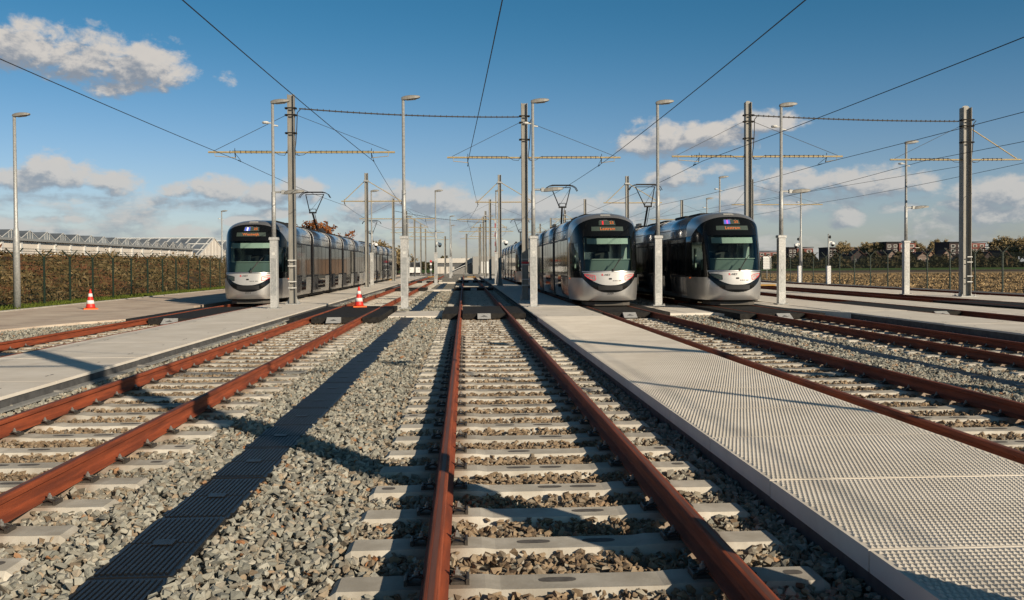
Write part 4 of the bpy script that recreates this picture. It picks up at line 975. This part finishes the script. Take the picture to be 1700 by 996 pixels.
FAR_L = [('distant lamp post with a dome camera behind the far left tram', -6.95, 68.5), ('distant lamp post with a dome camera left of the middle track', -2.15, 68.5), ('distant lamp post right of the middle track beside a dome camera', 2.42, 68.5), ('distant lamp post whose head shows left of the rightmost tram roof', 16.6, 58.0), ('distant lamp post low above the roof of the rightmost tram', 20.9, 77), ('slim distant lamp post left of the two camera posts by the right fence', 26.7, 70.5),
         ('lamp post head visible above the far left tram roof', -24.5, 93), ('third lamp post beyond the camera left of the middle track', -1.6, 104), ('third lamp post beyond the far left tram', -6.4, 104), ('third lamp post right of the middle track', 2.9, 104), ('fourth lamp post left of the middle track near the depot', -1.8, 128)]
for lab, x, y in FAR_L: lamp_post(lab, x, y, 7.1, cab=(0 if x < -20 or x > 25 else 2.45), sensor=(6.3 if abs(x) > 5 else None))
def dome_camera(label, x, y, z, side=1, arm=.22):
    t = thing('dome_camera', label, 'security camera', (x, y, z), 0, 'white dome cameras on posts'); t.scale = (.8, .8, .8)
    b = MB().tube([(side * .06, 0, .05), (side * (.06 + arm), 0, .12), (side * (.12 + arm), 0, .02)], .055, 7); b.box(*sorted((side * .05, side * .13)), -.06, .06, -.06, .14, .01); b.build('bracket', 'white', t)
    cx = side * (.16 + arm); MB().lathe([(.05, .10), (.16, .04), (.19, -.08), (.185, -.16)][::-1], 12, cx, 0).build('housing', 'white', t, True)
    MB().lathe([(.03, -.34), (.10, -.30), (.15, -.22), (.16, -.162)], 12, cx, 0).build('dome', 'gloss_black', t, True); return t
dome_camera('white dome camera on the distant lamp post behind the far left tram', -6.95, 68.5, 3.1, 1)
dome_camera('white dome camera left of the middle track', -2.15, 68.5, 3.1, 1)
dome_camera('white dome camera right of the second pole right of the middle track', 2.62, 63.5, 3.1, 1)
def camera_post(label, x, y, side):
    t = thing('camera_post', label, 'camera post', (x, y, -.05), 0, 'camera posts along the right fence'); MB().box(-.13, .13, -.13, .13, 0, 1.32, .02).build('cabinet', 'white', t); MB().tube([(0, 0, 1.322), (0, 0, 3.65)], .05, 8).build('pole', 'galv', t, True)
    MB().tube([(side * .05, 0, 3.42), (side * .16, -.02, 3.42)], .11, 10).build('loudspeaker', 'black', t)
camera_post('camera post by the right fence with its camera to the left', 26.6, 70.5, -1); dome_camera('dome camera hanging left of its post by the right fence', 26.6, 70.5, 2.95, -1)
camera_post('camera post by the right fence with its camera to the right', 26.6, 64.8, 1); dome_camera('white dome camera hanging right of its post by the right fence', 26.6, 64.8, 2.95, 1)
# ================================================================== traffic cones
def cone(label, x, y, z):
    t = thing('traffic_cone', label, 'traffic cone', (x, y, z), random.uniform(0, 1), 'striped traffic cones')
    MB().box(-.24, .24, -.24, .24, 0, .045, .012).build('base', 'orange', t)
    rr = lambda q: .17 - .145 * (q - .045) / .685
    MB().lathe([(rr(.046), .046), (rr(.10), .10), (rr(.72), .72), (.012, .735)], 18).build('cone_body', 'cone_red', t, True)
    for a, b_ in ((.20, .33), (.46, .58)): MB().lathe([(rr(a) + .004, a), (rr(b_) + .004, b_)], 18).build('reflective_band', 'white', t, True)
cone('orange and white striped cone on the pavement at the far left', -13.75, 34.0, -.07)
cone('orange and white striped cone on the black rubber crossing left of the middle track', -3.78, 32.6, -.008)
# ================================================================== fences
def fence_panel_mesh(L=2.5, h=2.0):
    b = MB()
    for z in [i * .2 + .05 for i in range(10)] + [1.98]: b.box(-.004, .004, 0, L, z - .006, z + .006)
    for i in range(25): b.box(.005, .010, i * .1 + .02, i * .1 + .025, .03, h)
    for dx, dz in ((-.12, .12), (-.22, .22), (-.32, .32), (.12, .12), (.22, .22), (.32, .32)): b.box(dx - .005, dx + .005, 0, L, h + dz - .005, h + dz + .005)
    me = b.mesh('wire_panel'); me.materials.append(MATS['fence_green']); return me
def fence_post_mesh(h=2.0):
    b = MB().box(-.035, .035, -.03, .03, -.3, h); 
    for s in (-1, 1): b.tube([(s * .01, 0, h - .02), (s * .34, 0, h + .33)], .026, 4)
    me = b.mesh('post'); me.materials.append(MATS['fence_green']); return me
FP, FQ = fence_panel_mesh(), fence_post_mesh()
def fence(label, x, y0, n, z):
    t = thing('security_fence', label, 'fence', (x, y0, z))
    for i in range(n + 1):
        link('post', FQ, t, (0, i * 2.5, 0))
        if i < n: link('wire_panel', FP, t, (0, i * 2.5, 0))
fence('dark green wire fence with forked post tops below the bank at the left', -17.75, 24.2, 40, -.08)
fence('dark green wire fence with forked post tops along the field at the right', 27.35, 37.1, 44, -.04)
# ================================================================== greenhouses on the left
t = thing('greenhouse', 'long white-walled greenhouse with a row of small glass gables behind the left bank', 'greenhouse', (-37.4, 0, 0)); gw = 3.2; g0, gn = 40, 27
MB().box(-30, 0, g0, g0 + gn * gw, .4, 3.75).build('wall', 'greenhouse_white', t)
for i in range(gn + 1): MB().box(.003, .12, g0 + i * gw - .16, g0 + i * gw + .16, .4, 3.70).build('wall_post', 'frame_white', t)
MB().box(.004, .35, g0, g0 + gn * gw, 3.752, 3.95).build('gutter', 'galv', t)
rf = MB(); fr = MB(); gb = MB()
for i in range(gn):
    y0 = g0 + i * gw; ym = y0 + gw / 2; y1 = y0 + gw
    rf.add([(.02, y0, 3.96), (.02, ym, 4.66), (.02, y1, 3.96), (-30, y0, 3.96), (-30, ym, 4.66), (-30, y1, 3.96)], [(0, 1, 4, 3), (1, 2, 5, 4)])
    gb.add([(.03, y0 + .06, 3.97), (.03, y1 - .06, 3.97), (.03, ym, 4.62)], [(0, 1, 2)])
    fr.tube([(.05, y0, 3.97), (.05, ym, 4.68), (.05, y1, 3.97)], .03, 4)
    for q in (-.45, 0, .45): fr.tube([(.05, ym + q, 3.97), (.05, ym + q, 4.66 - abs(q) * .44)], .016, 4)
    for k in range(1, 12):
        xx = -k * 2.4; fr.tube([(xx, y0, 3.99), (xx, ym, 4.69), (xx, y1, 3.99)], .02, 3)
rf.build('glass_roof', 'greenhouse_glass', t); gb.build('gable_glass', 'greenhouse_glass', t); fr.build('glazing_bars', 'frame_white', t)
t = thing('greenhouse', 'glass greenhouse with a long slanting roof and a gable end beside the far left tram', 'greenhouse', (-49, 128, 0)); W = 12.0; D = 16.0
b = MB().box(-16, W, 1, D - 1, .3, 3.0); b.build('wall', 'greenhouse_white', t)
MB().add([(-16, 0, 3.0), (W, 0, 3.0), (W, D / 2, 5.7), (-16, D / 2, 5.7), (-16, D, 3.0), (W, D, 3.0)], [(0, 1, 2, 3), (3, 2, 5, 4)]).build('glass_roof', 'greenhouse_glass', t)
MB().add([(W + .01, .1, 2.95), (W + .01, D - .1, 2.95), (W + .01, D / 2, 5.65)], [(0, 1, 2)]).build('gable_end', 'greenhouse_white', t)
b = MB()
for k in range(20):
    xx = -16 + k * 1.45; b.tube([(xx, -.02, 3.04), (xx, D / 2, 5.75)], .07, 4)
for z in (.0, .33, .66, 1.0): b.tube([(-16, z * D / 2, 3.05 + 2.7 * z), (W, z * D / 2, 3.05 + 2.7 * z)], .06, 4)
b.tube([(W + .03, 0, 3), (W + .03, D / 2, 5.72), (W + .03, D, 3)], .09, 4); b.tube([(W + .03, 0, 3), (W + .03, 0, .36), (W + .03, D, .36), (W + .03, D, 3)], .06, 4)
for k in range(1, 9): b.tube([(W + .03, k * D / 9, .3), (W + .03, k * D / 9, 3 + 2.6 * (1 - abs(k / 4.5 - 1)))], .04, 4)
b.build('glazing_bars', 'frame_white', t)
t = thing('greenhouse', 'farther glass greenhouse roof just left of the far left tram', 'greenhouse', (-49, 158, 0)); W = 17.0
MB().box(-16, W, 1, D - 1, .3, 3.2).build('wall', 'greenhouse_white', t)
MB().add([(-16, 0, 3.2), (W, 0, 3.2), (W, D / 2, 6.1), (-16, D / 2, 6.1), (-16, D, 3.2), (W, D, 3.2)], [(0, 1, 2, 3), (3, 2, 5, 4)]).build('glass_roof', 'greenhouse_glass', t)
b = MB()
for k in range(23):
    xx = -16 + k * 1.45; b.tube([(xx, -.02, 3.24), (xx, D / 2, 6.15)], .07, 4)
b.tube([(-16, D / 2, 6.15), (W, D / 2, 6.15)], .08, 4)
MB().add([(W + .01, .1, 3.15), (W + .01, D - .1, 3.15), (W + .01, D / 2, 6.05)], [(0, 1, 2)]).build('gable_end', 'greenhouse_white', t); b.build('glazing_bars', 'frame_white', t)
# ================================================================== depot at the end of the yard
t = thing('depot_building', 'long low white depot building closing the yard in the distance', 'building', (0, 186, -.25))
MB().box(-6.0, 1.6, 0, 9, 0, 3.1).build('wall', 'depot_white', t); MB().box(-6.05, 1.65, -.25, -.003, 2.2, 3.15).build('fascia', 'depot_white', t); MB().box(-5.9, 1.5, -.04, -.004, 1.45, 2.15).build('window_band', 'depot_dark', t)
b = MB(); 
for k in range(9): b.box(-5.9 + k * .9, -5.86 + k * .9, -.06, -.042, .1, 1.4)
b.build('wall_joint', 'depot_grey', t)
MB().box(-2.0, 1.58, -.09, -.064, .0, 1.42).build('shade_patch', 'depot_dark', t)  # dark panel standing in for the shade on this stretch of wall
t = thing('depot_building', 'grey block with a white door right of the white depot', 'building', (3.4, 176, -.25)); MB().box(-1.75, 5.2, 0, 10, 0, 3.4).build('wall', 'depot_grey', t); MB().box(-.2, 1.4, -.06, -.003, .15, 2.4).build('door', 'white', t)
t = thing('depot_building', 'brown low building behind the parked trams beyond the second pole', 'building', (12.5, 182, -.2)); MB().box(-3.5, 14, 0, 10, 0, 3.0).build('wall', 'brick_tan', t); MB().box(-3.6, 14.1, -.2, 10, 3.003, 3.3).build('roof_edge', 'depot_grey', t)
t = thing('access_ramp', 'grey concrete ramp wall in front of the white depot', 'ramp', (-1.6, 178, -.25)); MB().prism([(-1.6, 0), (3.1, 0), (3.1, 2.1)], 0, .3).build('ramp_wall', 'concrete_edge', t); MB().tube([(-1.6, -.05, .25), (3.1, -.05, 2.35)], .06, 5).build('handrail', 'white', t)
# parked van and signal
t = thing('parked_van', 'white and dark van parked in the distance left of the tracks', 'van', (-8.3, 152, -.1))
b = MB().prism([(-.95, .35), (.95, .35), (.95, 1.1), (.88, 1.25), (-.88, 1.25), (-.95, 1.1)], 0, 4.6); b.build('body', 'white', t); MB().prism([(-.88, 1.253), (.88, 1.253), (.76, 2.1), (-.76, 2.1)], .5, 4.5).build('cab', 'depot_dark', t); MB().add([(-.76, .48, 1.35), (.76, .48, 1.35), (.68, .48, 2.0), (-.68, .48, 2.0)], [(0, 1, 2, 3)]).build('windscreen', 'pane', t)
for s in (-1, 1):
    for y in (.8, 3.7): MB().tube([(s * .72, y, .33), (s * .96, y, .33)], .33, 12).build('wheel', 'black', t)
    MB().box(s * .7 - .12, s * .7 + .12, -.02, -.002, .85, 1.05).build('headlight', 'offwhite', t)
t = thing('track_signal', 'small post with a red round sign and blue and white plates left of the tracks', 'signal', (-4.35, 118, -.05)); MB().tube([(0, 0, 0), (0, 0, 2.3)], .05, 6).build('post', 'galv', t)
b = MB().tube([(0, -.06, 2.05), (0, -.09, 2.05)], .15, 14); b.build('round_sign', 'red', t)
for k in range(4): MB().box(-.13, .13, -.08, -.055, .5 + k * .36, .70 + k * .36).build('plate', 'white' if k % 2 else 'number_grey', t)
t = thing('striped_mast', 'thin red and white striped mast right of the middle track in the distance', 'mast', (3.35, 98, 0))
for k in range(9): MB().tube([(0, 0, 2.0 + k * .5), (0, 0, 2.5 + k * .5)], .05, 6).build('stripe', 'red' if k % 2 else 'white', t)
MB().tube([(0, 0, 0), (0, 0, 1.998)], .08, 6).build('foot', 'galv', t)
for lab, x, y in (('yellow timber block on the rails in the distance left of the middle track', -3.8, 112), ('yellow timber block lying in the middle track far away', .6, 108), ('yellow timber edge on the far right crossing', 19.6, 58), ('yellow timber edge at the end of the walkway right of the rightmost tram', 15.9, 55.5), ('yellow timber block beside the far left tram', -7.5, 90)):
    tg = tag(MB().box(x - .7, x + .7, y, y + .5, .008, .10, .02).build('timber_block', mat('timber', (.42, .24, .06), .8) if 'timber' not in MATS else 'timber'), lab, 'timber block')
# ================================================================== trees
def tree_mesh(h, cr, seed, twig=900, leaf='leaf_bare', lsize=.16, shape=1.0, base=.22, gap=1.0):
    rg = random.Random(seed); b = MB(); tips = []
    def branch(p, d, L, r, lev):
        n = 4; pts = [p]; q = p
        for i in range(n):
            d = (d + Vector((rg.gauss(0, .13), rg.gauss(0, .13), rg.gauss(.05, .08)))).normalized(); q = q + d * (L / n); pts.append(q)
        b.tube(pts, [r * (1 - .75 * i / n) for i in range(n + 1)], 5 if lev < 2 else 3, False)
        if lev >= 3: tips.extend(pts[1:]); return
        for k in range(5 if lev == 0 else 4):
            u = .35 + .65 * (k + rg.random()) / 5; pp = pts[min(n, int(u * n))]; a = rg.random() * 6.283; sp = .75 if lev == 0 else .8
            dd = (d * (1 - .25 * sp) + Vector((math.cos(a), math.sin(a), .15)) * sp).normalized(); branch(pp, dd, L * rg.uniform(.5, .68), r * .5, lev + 1)
    tr = Vector((0, 0, 0)); b.tube([(0, 0, -.3), (0, 0, h * base)], [h * .022, h * .017], 8, False)
    for k in range(5): 
        a = k * 1.256 + rg.random(); branch(Vector((0, 0, h * base * rg.uniform(.7, 1))), Vector((math.cos(a) * .55 * shape, math.sin(a) * .55 * shape, 1)).normalized(), h * .42, h * .012, 1)
    branch(Vector((0, 0, h * base)), Vector((0, 0, 1)), h * .5, h * .015, 0)
    zt = max(p.z for p in tips); kz = h / zt; rt = sorted(math.hypot(p.x, p.y) for p in tips)[int(len(tips) * .95)]; kr = cr / rt
    b.v = [(x * (kr if z > h * base * 1.1 else 1), y * (kr if z > h * base * 1.1 else 1), z * kz if z > h * base else z) for x, y, z in b.v]
    tips = [(p.x * kr, p.y * kr, p.z * kz) for p in tips]
    rn = np.random.RandomState(seed); idx = rn.randint(len(tips), size=twig); P = np.array(tips)[idx] + rn.normal(size=(twig, 3)) * h * .028 * gap
    cl = np.array([math.sin(p[0] * 2 / cr + p[2] * 9 / h) for p in P]); tone = np.clip(.45 + .2 * cl + rn.normal(size=twig) * .2, 0, 1)
    V, F, T = leaf_cloud(P, lsize * (.5 + rn.rand(twig)), tone, seed, long=1.4)
    me = b.mesh('trunk'); me.materials.append(MATS['trunk']); return me, big_mesh('crown', V, F, {'tone': T}, leaf)
TREES = {'oak': tree_mesh(9.0, 4.6, 5, 5200, 'leaf_orange', .20), 'poplar': tree_mesh(15, 4.2, 8, 3800, 'leaf_bare', .30, .6), 'round': tree_mesh(14, 6.5, 12, 4200, 'leaf_bare', .34), 'bush': tree_mesh(6, 4.2, 20, 2600, 'leaf_dark', .32, 1.2, .08), 'willow': tree_mesh(17, 6.5, 31, 5200, 'leaf_bare', .34, .7, .12)}
def tree(kind, name, label, cat, x, y, s=1.0, z=-.55, group=None):
    t = thing(name, label, cat, (x, y, z), random.uniform(0, 6.28), group); t.scale = (s, s, s * random.uniform(.92, 1.08)); a, c = TREES[kind]; link('trunk', a, t); link('crown', c, t); return t
tree('oak', 'autumn_tree', 'rusty orange autumn tree rising behind the far left tram roof', 'tree', -24.3, 158, 1.03)
tree('round', 'bare_tree', 'brown bare tree behind the second tram at the far left', 'tree', -14.0, 150, .46); tree('round', 'bare_tree', 'olive brown tree left of the distant van', 'tree', -11.6, 158, .40); tree('bush', 'shrub', 'dark shrub behind the end of the far left trams', 'shrub', -16.5, 158, .8)
def P(px, py, Y):          # metres east and up for a far feature seen at that bearing
    return (px - 771) / 1500 * Y / (1 - .0527 * (px - 771) / 1500), 0
# far tree rows: bearings are those of the photograph, distance chosen by their size
k = 0
for px0, px1, n, kind, Y, s0 in ((1422, 1460, 5, 'round', 430, .80), (1522, 1574, 8, 'poplar', 470, .92), (1640, 1670, 4, 'round', 420, .85), (1676, 1740, 4, 'willow', 380, .88), (1268, 1292, 2, 'oak', 480, .75), (1740, 1840, 6, 'round', 430, .85)):
    for i in range(n):
        px = px0 + (px1 - px0) * (i + .5) / n; x, _ = P(px, 0, Y); k += 1
        nm = {'round': ('bare_tree', 'tall bare brown tree'), 'poplar': ('poplar_tree', 'slim bare poplar tree'), 'willow': ('willow_tree', 'big tawny willow tree'), 'oak': ('autumn_tree', 'small orange autumn tree')}[kind]
        wh = {1422: 'left of the second apartment block from the right', 1522: 'in the row left of the thick pole', 1640: 'right of the thick pole', 1676: 'at the right edge of the picture', 1268: 'beside the leftmost far brick block', 1740: 'beyond the right edge of the picture'}[px0]
        tree(kind, nm[0], f'{nm[1]} on the horizon {wh}', 'tree', x + random.uniform(-1.5, 1.5), Y + random.uniform(-15, 15), s0 * random.uniform(.85, 1.1), group=f'trees on the horizon {wh}')
# hedge of scrub in front of the village: reads as one mass
rn = np.random.RandomState(77); n = 26000; u = rn.rand(n); px = 1250 + 620 * u; Yd = 330 + 26 * rn.rand(n); xx = (px - 771) / 1500 * Yd * 1.03
hh = 4.0 + 1.6 * np.sin(px * .11) + 1.1 * np.sin(px * .043 + 1) + .8 * np.sin(px * .31); PP = np.stack([xx, Yd, -.55 + np.clip(hh, 1.6, 8) * rn.rand(n) ** .8], 1); tone = np.clip(.35 + .25 * np.sin(px * .09 + 2 * np.sin(px * .023)) + rn.normal(size=n) * .2, 0, 1)
V, F, T = leaf_cloud(PP, .45 + .4 * rn.rand(n), tone, 5, long=1.3); tag(link('hedgerow', big_mesh('hedgerow', V, F, {'tone': T}, 'leaf_dark')), 'dark brown hedgerow along the far edge of the field', 'hedge', kind='stuff')
rn = np.random.RandomState(78); n = 9000; px = -60 + 1320 * rn.rand(n); Yd = 420 + 40 * rn.rand(n); xx = (px - 771) / 1500 * Yd; hh = 4 + 1.5 * np.sin(px * .07) + np.sin(px * .19)
PP = np.stack([xx, Yd, -.55 + hh * rn.rand(n)], 1); V, F, T = leaf_cloud(PP, .8 + .6 * rn.rand(n), np.clip(.4 + rn.normal(size=n) * .2, 0, 1), 6); tag(link('far_wood', big_mesh('far_wood', V, F, {'tone': T}, 'leaf_dark')), 'low dark wood on the horizon behind the yard', 'wood', kind='stuff')
# ================================================================== village and flats behind the field
def flats(label, px0, px1, ytop, Y, split, dark='brick_dark', floors=4):
    x0 = (px0 - 771) / 1500 * Y * 1.03; x1 = (px1 - 771) / 1500 * Y * 1.03; h = (436.5 - ytop) / 1500 * Y * 1.03 + EYE + .55; t = thing('apartment_block', label, 'apartment block', (x0, Y, -.55), 0, 'brick apartment blocks beyond the field'); w = x1 - x0; xs = w * split
    MB().box(0, xs, .6, 14, 0, h).build('side_wing', dark, t); MB().box(xs + .01, w, 0, 14, 0, h - .4).build('front_wing', 'brick_red', t)
    MB().box(-.3, w + .3, -.3, 14.3, h + .003, h + .35).build('roof', 'roof_grey', t); fh = (h - 1.2) / floors
    for f in range(floors):
        z0 = .9 + f * fh
        for q, (a, b_, yy) in enumerate(((0, xs, .6), (xs, w, 0))):
            if b_ - a < 1: continue
            n = max(2, int((b_ - a) / 3.2)); st = (b_ - a) / n
            for i in range(n):
                wd = MB().box(a + i * st + st * .22, a + i * st + st * .78, yy - .08, yy - .004, z0, z0 + fh * .62).build('window', 'offwhite', t); MB().box(a + i * st + st * .28, a + i * st + st * .72, yy - .12, yy - .083, z0 + .2, z0 + fh * .56).build('pane', 'pane', wd)
            if q == 1: MB().box(b_ - .9, b_ + 1.2, yy - 1.2, yy + 2, z0 - .3, z0 - .1).build('balcony', 'offwhite', t)
flats('brick block half hidden behind the rightmost tram', 1252, 1284, 417, 450, .02)
flats('brick apartment block between the lamp post and the camera posts', 1303, 1343, 411, 450, .33)
flats('wide low brick block behind the right-hand camera post', 1370, 1415, 411.5, 460, .30)
flats('dark and red brick block left of the pale cabinet of the far right lamp post', 1467, 1516, 403, 412, .42, floors=5)
flats('brick block partly behind the thick pole at the far right', 1574, 1634, 403.5, 412, .42, floors=5)
mat('house_grey', (0.27, 0.20, 0.165), 0.85)
def house(label, px, w, hw, hr, Y, wall, rz=0.0, roof='roof_tile'):
    x = (px - 771) / 1500 * Y * 1.03; t = thing('house', label, 'house', (x, Y, -.55), rz, 'gabled houses beyond the field')
    MB().box(-w / 2, w / 2, 0, 9, 0, hw).build('wall', wall, t); MB().add([(-w / 2, -.002, hw), (w / 2, -.002, hw), (0, -.002, hr), (-w / 2, 9, hw), (w / 2, 9, hw), (0, 9, hr)], [(0, 1, 2), (5, 4, 3)]).build('gable', wall, t)
    b = MB()
    for s in (-1, 1): b.add([(s * (w / 2 + .3), -.4, hw - .3), (0, -.4, hr + .1), (0, 9.4, hr + .1), (s * (w / 2 + .3), 9.4, hw - .3), (s * (w / 2 + .3), -.4, hw - .1), (0, -.4, hr + .32), (0, 9.4, hr + .32), (s * (w / 2 + .3), 9.4, hw - .1)], [(0, 1, 2, 3)[::s], (4, 5, 6, 7)[::-s], (0, 4, 5, 1), (0, 3, 7, 4), (3, 2, 6, 7)])
    r = b.build('roof', roof, t); MB().box(.5, 1.1, 4, 4.6, hr - 1.2, hr + .9).build('chimney', 'brick_dark', r)
    for zz in (.8, 2.35):
        for xx in (-w * .26, w * .26): wd = MB().box(xx - .45, xx + .45, -.06, -.004, zz, zz + 1.1).build('window', 'white', t); MB().box(xx - .36, xx + .36, -.09, -.063, zz + .1, zz + 1.0).build('pane', 'pane', wd)
HO = [(1439, 'orange brick gabled house left of the second flat block', 'brick_tan'), (1452, 'small greyish gabled house in the village', 'brick_tan'), (1464, 'reddish gabled house below the dark flats', 'brick_tan'), (1477, 'grey walled house below the dark flats', 'house_grey'), (1515, 'tall pale pinkish gabled house behind the far right lamp cabinet', 'house_grey'), (1529, 'pale gabled house between the lamp post and thick pole', 'house_grey'), (1542, 'pinkish gabled house between the lamp post and thick pole', 'brick_tan'), (1570, 'pale gabled house just left of the thick pole', 'house_grey'), (1612, 'red brick house right of the thick pole', 'brick_red'), (1640, 'low dark house far right behind the fence', 'brick_dark'), (1669, 'house with a pale wall near the right edge', 'house_grey'), (1420, 'dark gabled house near the right-hand camera post', 'brick_dark'), (1400, 'pale house low behind the right-hand camera post', 'brick_tan')]
for i, (px, lab, wl) in enumerate(HO): house(lab, px, 3.6 + (i % 4) * .7, 3.2 + (i % 3) * .5, 5.2 + (i % 4) * .5, 336 + (i * 5) % 11, wl, rz=(-.18 if i % 2 else .12))
t = thing('info_sign', 'small white sign board right of the rightmost tram beyond the fence', 'sign', (37.4, 110, -.55)); MB().box(-.5, .5, -.03, .03, 1.3, 2.9).build('board', 'white', t); MB().tube([(0, 0.06, 0), (0, 0.06, 1.4)], .05, 6).build('post', 'galv', t)
bpy.context.view_layer.update()
